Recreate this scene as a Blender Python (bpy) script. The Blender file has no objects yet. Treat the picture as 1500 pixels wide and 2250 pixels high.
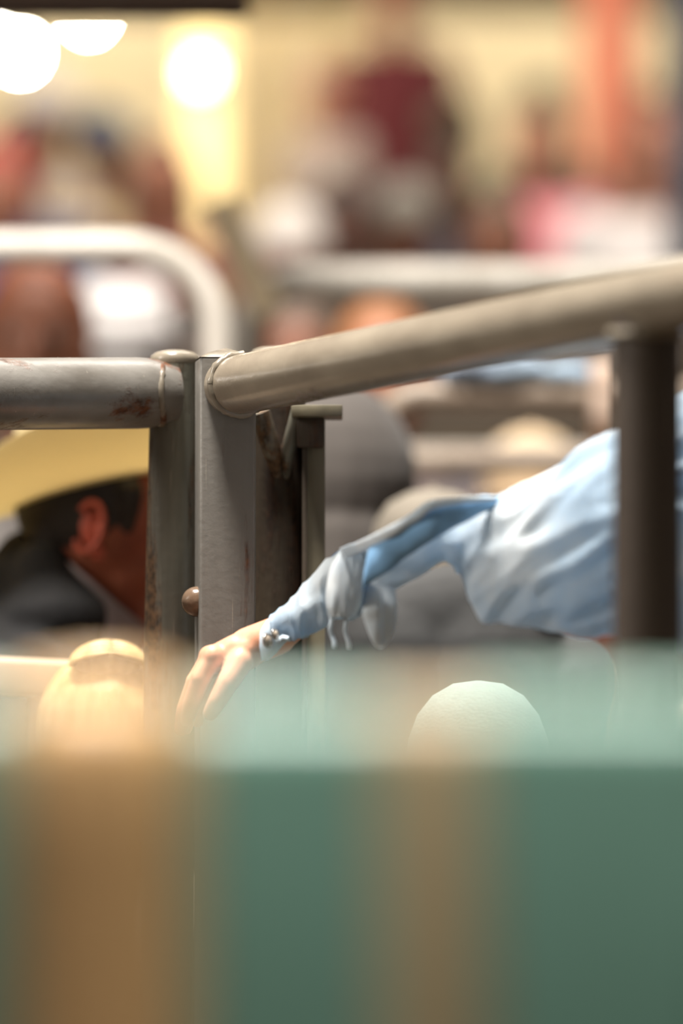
import bpy, bmesh, math, random
from mathutils import Vector, Matrix, noise
random.seed(7)
sc = bpy.context.scene
COL = sc.collection

# ---------------------------------------------------------------- camera
PITCH = math.atan(452/10625)
CAMZ = 1.16
cd = bpy.data.cameras.new('camera')
cd.sensor_fit = 'HORIZONTAL'; cd.sensor_width = 24; cd.lens = 170
cd.clip_end = 200
cd.dof.use_dof = True; cd.dof.focus_distance = 4.96; cd.dof.aperture_fstop = 1.7
cam = bpy.data.objects.new('camera', cd); COL.objects.link(cam)
cam.location = (0, 0, CAMZ); cam.rotation_euler = (math.pi/2 + PITCH, 0, 0)
sc.camera = cam
FV = Vector((0, math.cos(PITCH), math.sin(PITCH))); UV = Vector((0, -math.sin(PITCH), math.cos(PITCH)))
def P(px, py, D):
    "point of the place seen at this pixel of the photo, D metres out along the view axis"
    return Vector((0, 0, CAMZ)) + FV*D + Vector((1, 0, 0))*((px-750)/10625*D) + UV*((1125-py)/10625*D)
def S(px, D): return px*D/10625

# ---------------------------------------------------------------- light
sc.view_settings.view_transform = 'Standard'; sc.view_settings.look = 'None'
sc.view_settings.exposure = 0.0; sc.view_settings.gamma = 1.0; sc.view_settings.use_curve_mapping = False
w = bpy.data.worlds.new('world'); sc.world = w; w.use_nodes = True
wn = w.node_tree; wtc = wn.nodes.new('ShaderNodeTexCoord'); wsx = wn.nodes.new('ShaderNodeSeparateXYZ'); wr_ = wn.nodes.new('ShaderNodeValToRGB')
wn.links.new(wtc.outputs['Generated'], wsx.inputs[0]); wmr = wn.nodes.new('ShaderNodeMapRange'); wmr.inputs[1].default_value = -1; wmr.inputs[2].default_value = 1
wn.links.new(wsx.outputs[2], wmr.inputs[0]); wn.links.new(wmr.outputs[0], wr_.inputs[0])
e_ = wr_.color_ramp.elements; e_[0].position = .44; e_[0].color = (.03, .022, .016, 1); e_[1].position = .60; e_[1].color = (1.0, .92, .82, 1)
wn.links.new(wr_.outputs[0], wn.nodes['Background'].inputs[0])
wn.nodes['Background'].inputs[1].default_value = 0.17
def area(name, loc, target, size, power, col):
    l = bpy.data.lights.new(name, 'AREA'); l.shape = 'RECTANGLE'; l.size = size[0]; l.size_y = size[1]
    l.energy = power; l.color = col
    o = bpy.data.objects.new(name, l); COL.objects.link(o); o.location = loc
    d = Vector(target) - Vector(loc); o.rotation_euler = d.to_track_quat('-Z', 'Y').to_euler()
    return o
area('arena_light_front', (-0.7, 4.5, 5.6), (0.0, 4.6, 1.3), (1.3, .8), 640, (1.0, 0.95, 0.88))
area('side_fill_light', (-5.0, 3.6, 3.6), (0.0, 4.9, 1.3), (1.2, 1.2), 135, (1.0, 0.93, 0.84))  # fill added at the left to lighten the left faces of the posts
area('arena_light_middle', (0.0, 8.0, 6.5), (0.0, 8.2, 1.3), (5, 1.5), 230, (1.0, 0.93, 0.85))
nl = area('near_fill_light', (0.1, 1.93, 4.0), (0.1, 2.15, 1.0), (.9, .5), 27, (1.0, 0.95, 0.86)); nl.data.spread = math.radians(65)  # fill added to brighten the foreground boards; narrow spread spares the posts
area('wall_fill_light', (0.2, 16.35, 4.4), (0.2, 17.0, 2.7), (7, .15), 88, (1.0, 0.94, 0.82))  # unseen fill added behind the fascia to brighten the cream wall
area('arena_light_stand', (0.3, 11.6, 6.6), (0.5, 16.0, 2.2), (6, .8), 330, (1.0, 0.92, 0.78))

# ---------------------------------------------------------------- materials
def lin(c):
    f = lambda v: (v/12.92 if v <= 0.04045 else ((v+0.055)/1.055)**2.4)
    return tuple(f(v/255) for v in c) + (1,)
MC = {}
def mat(name, rgb, rough=0.8, var=0.12, scale=30, bump=0.0, rgb2=None, stretch=None, spec=0.5, trans=None, emit=None, sheen=0, coat=0, bscale=None):
    if name in MC: return MC[name]
    m = bpy.data.materials.new(name); m.use_nodes = True; MC[name] = m
    nt = m.node_tree; N = nt.nodes; L = nt.links; b = N['Principled BSDF']
    tc = N.new('ShaderNodeTexCoord'); mp = N.new('ShaderNodeMapping'); L.new(tc.outputs['Object'], mp.inputs[0])
    if stretch: mp.inputs['Scale'].default_value = stretch
    nz = N.new('ShaderNodeTexNoise'); nz.inputs['Scale'].default_value = scale; nz.inputs['Detail'].default_value = 5
    L.new(mp.outputs[0], nz.inputs['Vector'])
    cr = N.new('ShaderNodeValToRGB'); c = lin(rgb)
    c2 = lin(rgb2) if rgb2 else tuple(v*(1-2*var) for v in c[:3]) + (1,)
    cr.color_ramp.elements[0].position = 0.35; cr.color_ramp.elements[1].position = 0.65
    cr.color_ramp.elements[0].color = c2; cr.color_ramp.elements[1].color = c
    L.new(nz.outputs[0], cr.inputs[0]); L.new(cr.outputs[0], b.inputs['Base Color'])
    b.inputs['Roughness'].default_value = rough; b.inputs['Specular IOR Level'].default_value = spec
    b.inputs['Sheen Weight'].default_value = sheen; b.inputs['Coat Weight'].default_value = coat
    if bump:
        bp = N.new('ShaderNodeBump'); bp.inputs['Strength'].default_value = bump; bp.inputs['Distance'].default_value = 0.002
        n2 = N.new('ShaderNodeTexNoise'); n2.inputs['Scale'].default_value = bscale or scale*3; n2.inputs['Detail'].default_value = 6
        L.new(mp.outputs[0], n2.inputs['Vector']); L.new(n2.outputs[0], bp.inputs['Height']); L.new(bp.outputs[0], b.inputs['Normal'])
    if emit:
        b.inputs['Emission Color'].default_value = lin(rgb); b.inputs['Emission Strength'].default_value = emit
    if trans:
        t = N.new('ShaderNodeBsdfTranslucent'); t.inputs[0].default_value = lin(trans[0])
        mx = N.new('ShaderNodeMixShader'); mx.inputs[0].default_value = trans[1]
        L.new(b.outputs[0], mx.inputs[1]); L.new(t.outputs[0], mx.inputs[2])
        L.new(mx.outputs[0], N['Material Output'].inputs[0])
    return m

def painted(name, rgb, rust_amt=0.5, rust=(112, 66, 34), rgb2=None, rough=0.33, streak=(1, 1, .12), seed=0.0, scr=.5):
    "scratched grey enamel over steel, rust patches and streaks"
    m = bpy.data.materials.new(name); m.use_nodes = True
    nt = m.node_tree; N = nt.nodes; L = nt.links; b = N['Principled BSDF']
    tc = N.new('ShaderNodeTexCoord'); mp = N.new('ShaderNodeMapping'); L.new(tc.outputs['Object'], mp.inputs[0])
    mp.inputs['Location'].default_value = (seed, seed*1.7, seed*.6)
    ms = N.new('ShaderNodeMapping'); ms.inputs['Scale'].default_value = streak; L.new(mp.outputs[0], ms.inputs[0])
    n1 = N.new('ShaderNodeTexNoise'); n1.inputs['Scale'].default_value = 28; n1.inputs['Detail'].default_value = 6; L.new(ms.outputs[0], n1.inputs['Vector'])
    cr = N.new('ShaderNodeValToRGB'); cr.color_ramp.elements[0].position = .3; cr.color_ramp.elements[1].position = .7
    cr.color_ramp.elements[0].color = lin(rgb2 or tuple(int(v*.8) for v in rgb)); cr.color_ramp.elements[1].color = lin(rgb)
    L.new(n1.outputs[0], cr.inputs[0])
    n2 = N.new('ShaderNodeTexNoise'); n2.inputs['Scale'].default_value = 17; n2.inputs['Detail'].default_value = 8; n2.inputs['Roughness'].default_value = .68
    L.new(ms.outputs[0], n2.inputs['Vector'])
    r2 = N.new('ShaderNodeValToRGB'); r2.color_ramp.elements[0].position = .66-.16*rust_amt; r2.color_ramp.elements[1].position = .74-.16*rust_amt
    L.new(n2.outputs[0], r2.inputs[0])
    n3 = N.new('ShaderNodeTexNoise'); n3.inputs['Scale'].default_value = 120; n3.inputs['Detail'].default_value = 5; L.new(mp.outputs[0], n3.inputs['Vector'])
    rc = N.new('ShaderNodeValToRGB'); rc.color_ramp.elements[0].color = lin(tuple(int(v*.55) for v in rust)); rc.color_ramp.elements[1].color = lin(rust)
    rc.color_ramp.elements[0].position = .35; rc.color_ramp.elements[1].position = .65
    L.new(n3.outputs[0], rc.inputs[0])
    mx = N.new('ShaderNodeMixRGB'); L.new(r2.outputs[0], mx.inputs[0]); L.new(cr.outputs[0], mx.inputs[1]); L.new(rc.outputs[0], mx.inputs[2])
    # fine scratches
    mk = N.new('ShaderNodeMapping'); mk.inputs['Scale'].default_value = (1, 1, .03); L.new(mp.outputs[0], mk.inputs[0])
    n4 = N.new('ShaderNodeTexNoise'); n4.inputs['Scale'].default_value = 260; n4.inputs['Detail'].default_value = 2; L.new(mk.outputs[0], n4.inputs['Vector'])
    r4 = N.new('ShaderNodeValToRGB'); r4.color_ramp.elements[0].position = .70; r4.color_ramp.elements[1].position = .78
    r4.color_ramp.elements[1].color = (scr, scr, scr, 1)
    L.new(n4.outputs[0], r4.inputs[0])
    m2 = N.new('ShaderNodeMixRGB'); m2.inputs[2].default_value = lin((176, 168, 152)); L.new(r4.outputs[0], m2.inputs[0]); L.new(mx.outputs[0], m2.inputs[1])
    L.new(m2.outputs[0], b.inputs['Base Color'])
    rr = N.new('ShaderNodeMapRange'); rr.inputs[3].default_value = rough; rr.inputs[4].default_value = .8; L.new(r2.outputs[0], rr.inputs[0]); L.new(rr.outputs[0], b.inputs['Roughness'])
    bp = N.new('ShaderNodeBump'); bp.inputs['Strength'].default_value = .35; bp.inputs['Distance'].default_value = .0012
    ad = N.new('ShaderNodeMath'); ad.operation = 'ADD'; L.new(n3.outputs[0], ad.inputs[0]); L.new(r2.outputs[0], ad.inputs[1])
    L.new(ad.outputs[0], bp.inputs['Height']); L.new(bp.outputs[0], b.inputs['Normal'])
    return m

M_PAINT = painted('grey_enamel', (128, 124, 118), .12, rgb2=(108, 104, 98), seed=1)
M_PAINTR = painted('grey_enamel_rail', (156, 145, 128), .10, rgb2=(132, 121, 106), seed=3, rough=.2, streak=(.3, .3, 1))
M_RUSTY = painted('grey_enamel_rusted', (140, 138, 124), 1.0, rust=(118, 88, 60), rgb2=(104, 100, 90), seed=5)
M_LRAIL = painted('grey_enamel_left_rail', (136, 132, 126), .72, rgb2=(108, 103, 96), seed=4.4, rough=.3, streak=(.5, 1, 1))
M_OLD = painted('bare_rusty_steel', (76, 64, 48), .8, rust=(70, 44, 24), rgb2=(48, 38, 28), seed=11, rough=.6, scr=.15)
M_ANGLE = painted('worn_grey_steel', (134, 126, 104), .55, rust=(140, 98, 52), rgb2=(96, 90, 76), seed=14, rough=.45)
M_WELD = painted('weld_metal', (150, 140, 124), .4, seed=17, rough=.25)
M_SHADED = painted('grey_enamel_shaded', (86, 74, 64), .15, rgb2=(74, 62, 52), seed=23, rough=.6)  # darker grey enamel: shade on the right round post put into the colour
M_PAN2 = painted('dull_galvanised', (184, 178, 168), .0, rgb2=(160, 153, 142), seed=26, rough=.45)
M_PALE = painted('pale_galvanised', (212, 204, 194), .0, rgb2=(190, 182, 170), seed=20, rough=.35)

# ---------------------------------------------------------------- object helpers
def tag(o, label=None, cat=None, group=None, kind=None):
    if label: o['label'] = label
    if cat: o['category'] = cat
    if group: o['group'] = group
    if kind: o['kind'] = kind
    return o
def empty(name, loc, label, cat, group=None, rz=0):
    o = bpy.data.objects.new(name, None); COL.objects.link(o); o.location = loc; o.rotation_euler = (0, 0, rz)
    o.empty_display_size = .05
    return tag(o, label, cat, group)
def link(name, me, m, parent=None, smooth=True):
    if not isinstance(m, (list, tuple)): m = [m]
    for x in m: me.materials.append(x)
    if smooth:
        for p in me.polygons: p.use_smooth = True
    o = bpy.data.objects.new(name, me); COL.objects.link(o)
    if parent is not None:
        o.parent = parent
        o.matrix_parent_inverse = Matrix.Translation(parent.location).inverted() if not parent.parent else Matrix.Identity(4)
    return o
# all geometry is written in world coordinates; a part keeps them through its parent's inverse
def world_parent(o, parent):
    bpy.context.view_layer.update()
    o.parent = parent; o.matrix_parent_inverse = parent.matrix_world.inverted()
def obj(name, bm, m, parent=None, smooth=True, sharp=1.0):
    me = bpy.data.meshes.new(name)
    bmesh.ops.recalc_face_normals(bm, faces=bm.faces)
    if sharp:
        for e in bm.edges:
            if len(e.link_faces) == 2 and e.calc_face_angle(0) > sharp: e.smooth = False
    bm.to_mesh(me); bm.free()
    if not isinstance(m, (list, tuple)): m = [m]
    for x in m: me.materials.append(x)
    if smooth:
        for p in me.polygons: p.use_smooth = True
    o = bpy.data.objects.new(name, me); COL.objects.link(o)
    if parent is not None: world_parent(o, parent)
    return o
def frame(d, up=Vector((0, 0, 1))):
    d = d.normalized()
    if abs(d.dot(up)) > .98: up = Vector((1, 0, 0))
    x = d.cross(up).normalized(); y = x.cross(d).normalized()
    return x, y
def add_tube(bm, pts, rad, seg=24, cap=True, flat=1.0):
    pts = [Vector(p) for p in pts]; n = len(pts)
    if not isinstance(rad, (list, tuple)): rad = [rad]*n
    rings = []; up = Vector((0, 0, 1))
    for i, p in enumerate(pts):
        d = (pts[min(i+1, n-1)] - pts[max(i-1, 0)]).normalized()
        x, y = frame(d, up)
        if i == 0 and abs(d.dot(Vector((0, 0, 1)))) > .9: x, y = frame(d, Vector((0, 1, 0)))
        up = y
        rings.append([bm.verts.new(p + (x*math.cos(a) + y*math.sin(a)*flat)*rad[i]) for a in [2*math.pi*k/seg for k in range(seg)]])
    for a, b in zip(rings, rings[1:]):
        for k in range(seg): bm.faces.new((a[k], a[(k+1) % seg], b[(k+1) % seg], b[k]))
    if cap: bm.faces.new(rings[0][::-1]); bm.faces.new(rings[-1])
    return rings
def add_caps(bm, a, b, ra, rb, seg=14, rows=5):
    "tapered capsule"
    a = Vector(a); b = Vector(b); d = (b-a)
    if d.length < 1e-6: d = Vector((0, 0, 1e-4))
    dn = d.normalized()
    pts, rs = [], []
    for i in range(rows+1):
        t = math.pi/2*i/rows; pts.append(a - dn*ra*math.cos(t)); rs.append(max(ra*math.sin(t), 1e-4))
    for i in range(rows+1):
        t = math.pi/2*i/rows; pts.append(b + dn*rb*math.sin(t)); rs.append(max(rb*math.cos(t), 1e-4))
    add_tube(bm, pts, rs, seg)
def add_ell(bm, c, r, rot=None, seg=20, rings=12):
    mtx = Matrix.Translation(Vector(c)) @ (rot.to_4x4() if rot else Matrix.Identity(4)) @ Matrix.Diagonal(Vector((r[0], r[1], r[2], 1)))
    bmesh.ops.create_uvsphere(bm, u_segments=seg, v_segments=rings, radius=1, matrix=mtx)
def add_box(bm, lo, hi, mtx=None, bevel=0.0, seg=2):
    lo = Vector(lo); hi = Vector(hi)
    m = Matrix.Translation((lo+hi)/2) @ Matrix.Diagonal(Vector((*(hi-lo), 1)))
    if mtx is not None: m = mtx @ m
    r = bmesh.ops.create_cube(bm, size=1, matrix=m)
    if bevel:
        es = list({e for v in r['verts'] for e in v.link_edges})
        bmesh.ops.bevel(bm, geom=es, offset=bevel, segments=seg, affect='EDGES', profile=.5)
def remesh(name, bm, vox, m, parent=None, smooth_it=4, post=None):
    "one continuous surface out of overlapping volumes"
    me = bpy.data.meshes.new('tmp'); bm.to_mesh(me); bm.free()
    o = bpy.data.objects.new('tmp', me); COL.objects.link(o)
    r = o.modifiers.new('r', 'REMESH'); r.mode = 'VOXEL'; r.voxel_size = vox; r.use_smooth_shade = True
    if smooth_it:
        s = o.modifiers.new('s', 'SMOOTH'); s.factor = .5; s.iterations = smooth_it
    dg = bpy.context.evaluated_depsgraph_get()
    me2 = bpy.data.meshes.new_from_object(o.evaluated_get(dg))
    bpy.data.objects.remove(o); bpy.data.meshes.remove(me)
    me2.name = name
    if post:
        for v in me2.vertices: v.co = post(v.co, v.normal)
    me2.materials.clear()
    if not isinstance(m, (list, tuple)): m = [m]
    for x in m: me2.materials.append(x)
    for p in me2.polygons: p.use_smooth = True
    o = bpy.data.objects.new(name, me2); COL.objects.link(o)
    if parent is not None: world_parent(o, parent)
    return o
def lathe(bm, prof, c, seg=40, oval=1.0, rot=None, fn=None):
    "prof = [(r, z)]; fn displaces a local point"
    c = Vector(c); rings = []
    for r, z in prof:
        ring = []
        for k in range(seg):
            a = 2*math.pi*k/seg
            p = Vector((r*math.cos(a)*oval, r*math.sin(a), z))
            if fn: p = fn(p, r)
            if rot: p = rot @ p
            ring.append(bm.verts.new(c+p))
        rings.append(ring)
    for a, b in zip(rings, rings[1:]):
        for k in range(seg): bm.faces.new((a[k], a[(k+1) % seg], b[(k+1) % seg], b[k]))
    return rings
def close(bm, rings):
    bm.faces.new(rings[0][::-1]); bm.faces.new(rings[-1])

# ================================================================ SETTING
m_dirt = mat('arena_dirt', (70, 56, 42), .95, .2, 9, .6, rgb2=(50, 40, 30))
bm = bmesh.new(); add_box(bm, (-9, -1, -.1), (9, 18.2, 0)); tag(obj('floor', bm, m_dirt, smooth=False), kind='structure')
m_wall = mat('cream_wall_paint', (236, 218, 178), .85, .04, 2, .05)
bm = bmesh.new(); add_box(bm, (-9, 17.0, -.0), (9, 17.2, 6)); tag(obj('wall_back', bm, m_wall, smooth=False), kind='structure')
m_rib = mat('cream_trim_paint', (214, 190, 140), .7, .05, 4)
# raised ribs of the sheeted wall
for i, x in enumerate([-2.1, -.27, -.02, 1.9, 2.8]):
    bm = bmesh.new(); add_box(bm, (x-.035, 16.93, 0), (x+.035, 17.0, 6), bevel=.01); tag(obj('trim_%d' % (i+1), bm, m_rib), kind='structure')
m_brown = mat('dark_brown_timber', (62, 40, 22), .7, .2, 6, .3, rgb2=(44, 28, 16), stretch=(.15, 1, 1))
# fascia at the foot of the roof, over the stand
bm = bmesh.new(); z0 = P(750, 12, 15.9).z; add_box(bm, (-9, 15.8, z0), (9, 16.05, z0+1.0), bevel=.01)
fs = tag(obj('trim_6', bm, mat('fascia_brown', (78, 62, 36), .8, .15, 4)), kind='structure')
for i, x in enumerate((-4.0, 4.0)):
    bm = bmesh.new(); add_box(bm, (x-.1, 15.82, 0), (x+.1, 16.02, z0)); tag(obj('trim_%d' % (7+i), bm, m_rib), kind='structure')

# bleachers: four decks rising to the back
TIER = [(10.9, 12.2, .60), (12.2, 13.4, .95), (13.4, 14.6, 1.30), (14.6, 15.7, 1.65)]
def deck(y):
    for a, b, z in TIER:
        if a <= y < b: return z
    return 0.0
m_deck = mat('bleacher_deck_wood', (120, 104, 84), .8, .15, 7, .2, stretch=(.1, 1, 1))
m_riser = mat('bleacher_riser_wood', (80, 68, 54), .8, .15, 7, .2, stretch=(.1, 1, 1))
bl = empty('bleachers', (0, 10.9, 0), 'stepped wooden bleachers under the crowd in front of the cream wall', 'bleachers')
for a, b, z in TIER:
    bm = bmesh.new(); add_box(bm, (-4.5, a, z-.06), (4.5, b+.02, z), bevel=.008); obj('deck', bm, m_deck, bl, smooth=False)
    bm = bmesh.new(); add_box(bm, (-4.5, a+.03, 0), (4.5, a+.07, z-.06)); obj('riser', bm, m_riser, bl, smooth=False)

# big dark beam over the left
bt = P(0, 46, 7.17); bx1 = P(545, 46, 7.0).x
br = empty('overhead_beam', (-2.2, 7.0, 0), 'dark brown timber beam crossing the top left corner above the lamps', 'beam')
bm = bmesh.new(); add_box(bm, (-2.3, 6.93, bt.z), (bx1, 7.15, bt.z+.34), bevel=.012); obj('beam', bm, m_brown, br)
bm = bmesh.new(); add_box(bm, (-2.3, 6.95, 0), (-2.1, 7.13, bt.z), bevel=.012); obj('post', bm, m_brown, br)

# bright columns
m_col = mat('yellow_cream_paint', (250, 228, 172), .5, .04, 5)
p0 = P(455, 500, 15.95)
bm = bmesh.new(); add_box(bm, (p0.x-.095, 15.78, 0), (p0.x+.095, 15.79+.0, z0)) if False else add_box(bm, (p0.x-.07, 15.68, 0), (p0.x+.07, 15.79, z0), bevel=.01)
tag(obj('column', bm, m_col), 'pale yellow column glowing beside the bright lamp', 'column')
p1 = P(1345, 100, 15.6)
bm = bmesh.new(); add_tube(bm, [(p1.x, 15.62, deck(15.62)), (p1.x, 15.62, z0+.6)], .095)
tag(obj('column', bm, mat('salmon_red_paint', (232, 136, 106), .6, .08, 5)), 'salmon red round column at the upper right', 'column')
p1 = P(1508, 100, 10.8)
bm = bmesh.new(); add_box(bm, (p1.x-.04, 10.72, 0), (p1.x+.11, 10.83, P(0, -200, 10.8).z), bevel=.01)
tag(obj('column', bm, mat('navy_paint', (52, 54, 66), .6, .1, 5)), 'dark navy square column at the far right edge', 'column')

# lamps
def globe(p, r, top, label, strength, rgb, group=None):
    t = empty('pendant_lamp', (p.x, p.y, p.z), label, 'lamp', group)
    bm = bmesh.new(); add_ell(bm, p, (r, r, r*1.15)); obj('bulb', bm, mat('lamp_glow_%d' % int(strength), rgb, .4, 0, emit=strength), t)
    bm = bmesh.new(); lathe(bm, [(r*.5, r*1.9), (r*.62, r*1.5), (r*.62, r*.9), (r*.4, r*.8)], p); obj('socket', bm, mat('lamp_socket', (70, 60, 50), .5), t)
    bm = bmesh.new(); add_tube(bm, [p+Vector((0, 0, r*1.8)), Vector((p.x, p.y, top))], .006, 8); obj('cord', bm, mat('lamp_cord', (40, 36, 32), .6), t)
    l = bpy.data.lights.new('lamp_light', 'POINT'); l.energy = 6; l.color = (1, .85, .6); l.shadow_soft_size = r
    return t
globe(P(195, 34, 14.9), .024, z0+.6, 'small bare lamp hanging just under the dark beam, second from the left', 420, (255, 240, 214))
globe(P(44, 116, 14.9), .028, z0+.6, 'leftmost glowing bare lamp at the photo\'s left edge', 420, (255, 240, 214))
globe(P(-30, 78, 14.7), .02, z0+.6, 'glowing bare lamp partly cut off by the left edge above the leftmost one', 300, (255, 244, 220))
pw = P(440, 160, 15.45)
t = empty('wall_lamp', (pw.x, pw.y, pw.z), 'bright round lamp mounted on the pale yellow column', 'lamp')
bm = bmesh.new(); add_ell(bm, pw, (.032, .032, .036)); obj('globe', bm, mat('lamp_glow_wall', (255, 232, 180), .4, 0, emit=14), t)
bm = bmesh.new(); add_tube(bm, [pw+Vector((0, .03, 0)), (pw.x, 15.72, pw.z)], .015, 12); obj('bracket', bm, mat('lamp_socket', (70, 60, 50)), t)
l = bpy.data.lights.new('wall_lamp_light', 'POINT'); l.energy = 13; l.color = (1, .84, .55); l.shadow_soft_size = .06
lo = bpy.data.objects.new('wall_lamp_light', l); COL.objects.link(lo); lo.location = pw + Vector((-.02, -.16, .0))

# dark plank wall added behind the panels, its colour standing in for shade
m_plank = mat('shade_dark_planks', (98, 86, 72), .85, .2, 8, .3, rgb2=(66, 56, 46), stretch=(.12, 1, 1))
pf = empty('shade_planks', (0, 9.85, 0), 'dark plank fence added in front of the bleachers in place of shade', 'fence')
zt = P(750, 655, 9.8).z; k = 0; z = 0.0
while z < zt-.02:
    z1 = min(z+.19, zt)
    bm = bmesh.new(); add_box(bm, (-2.4, 9.80, z+.006), (2.6, 9.84, z1-.006), bevel=.006); obj('plank', bm, m_plank, pf, smooth=False); z = z1
for x in (-2.2, -.75, .72, 2.3):
    bm = bmesh.new(); add_box(bm, (x-.06, 9.84, 0), (x+.06, 9.95, zt), bevel=.006); obj('post', bm, m_plank, pf, smooth=False)

# ================================================================ PEOPLE (crowd)
SKINS = {'fair': (178, 118, 92), 'tan': (136, 84, 60), 'brown': (88, 52, 36)}
def cloth(rgb): return mat('cloth_%d_%d_%d' % rgb, rgb, .9, .08, 14, .25, sheen=.1)
def skin(k): return mat('skin_'+k, SKINS[k], .5, .05, 20, .1)
def hat_on(parent, c, s, rgb, kind, rot=None, trans=None):
    m = mat('hat_%s_%d_%d_%d' % ((kind,)+rgb), rgb, .85, .05, 60, .2, trans=trans)
    if kind == 'cowboy':
        def cf(p, r):
            q = p.copy()
            if q.z > .06*s: q.z -= .022*s*math.exp(-(q.x/(.03*s))**2); q.x *= (1-.25*max(0, -q.y/(.1*s)))   # centre crease, front pinch
            return q
        bm = bmesh.new(); rg = lathe(bm, [(.096*s, -.005*s), (.094*s, .03*s), (.088*s, .07*s), (.080*s, .098*s), (.064*s, .114*s), (.035*s, .118*s), (.004*s, .116*s)], c, 32, .84, rot, cf)
        bm.faces.new(rg[-1]); crown = obj('hat_crown', bm, m, parent)
        def bf(p, r):
            q = p.copy(); t = max(0, (r-.09*s)/(.09*s)); q.z += .055*s*t*t*(abs(q.x)/max(r, 1e-5))**2*1.1 - .018*s*t*(abs(q.y)/max(r, 1e-5))**2; return q
        bm = bmesh.new(); r_ = [(.092, 0), (.115, .0), (.14, 0), (.165, 0), (.182, 0), (.184, -.003), (.182, -.006), (.165, -.005), (.14, -.005), (.115, -.005), (.092, -.005)]
        lathe(bm, [(a*s, b*s) for a, b in r_], c, 40, .86, rot, bf); obj('hat_brim', bm, m, crown)
        bm = bmesh.new(); lathe(bm, [(.097*s, .0), (.098*s, .004*s), (.0965*s, .022*s), (.095*s, .024*s)], c, 32, .85, rot); obj('hat_band', bm, mat('hat_band', (60, 44, 34)), crown)
    else:
        bm = bmesh.new(); rg = lathe(bm, [(.095*s, -.01*s), (.096*s, .02*s), (.088*s, .055*s), (.068*s, .082*s), (.035*s, .098*s), (.004*s, .102*s)], c, 28, .86, rot)
        bm.faces.new(rg[-1]); crown = obj('cap_crown', bm, m, parent)
        bm = bmesh.new(); g = []
        for i in range(9):
            a = math.radians(-60+15*i); row = []
            for rr, dz in ((.085, .0), (.12, -.004), (.155*(1-.12*abs(math.sin(a))), -.012)):
                p = Vector((math.sin(a)*rr*s*.9, -math.cos(a)*rr*s, (dz-.012*math.sin(a)**2)*s)); p = rot @ p if rot else p
                row.append(bm.verts.new(Vector(c)+p))
            g.append(row)
        for a, b in zip(g, g[1:]):
            for k in (0, 1): bm.faces.new((a[k], b[k], b[k+1], a[k+1]))
        bmesh.ops.solidify(bm, geom=bm.faces[:], thickness=.004*s); obj('cap_visor', bm, m, crown)
        bm = bmesh.new(); add_ell(bm, Vector(c)+((rot @ Vector((0, 0, .102*s))) if rot else Vector((0, 0, .102*s))), (.008*s, .008*s, .005*s), seg=10, rings=6); obj('cap_button', bm, m, crown)

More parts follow.
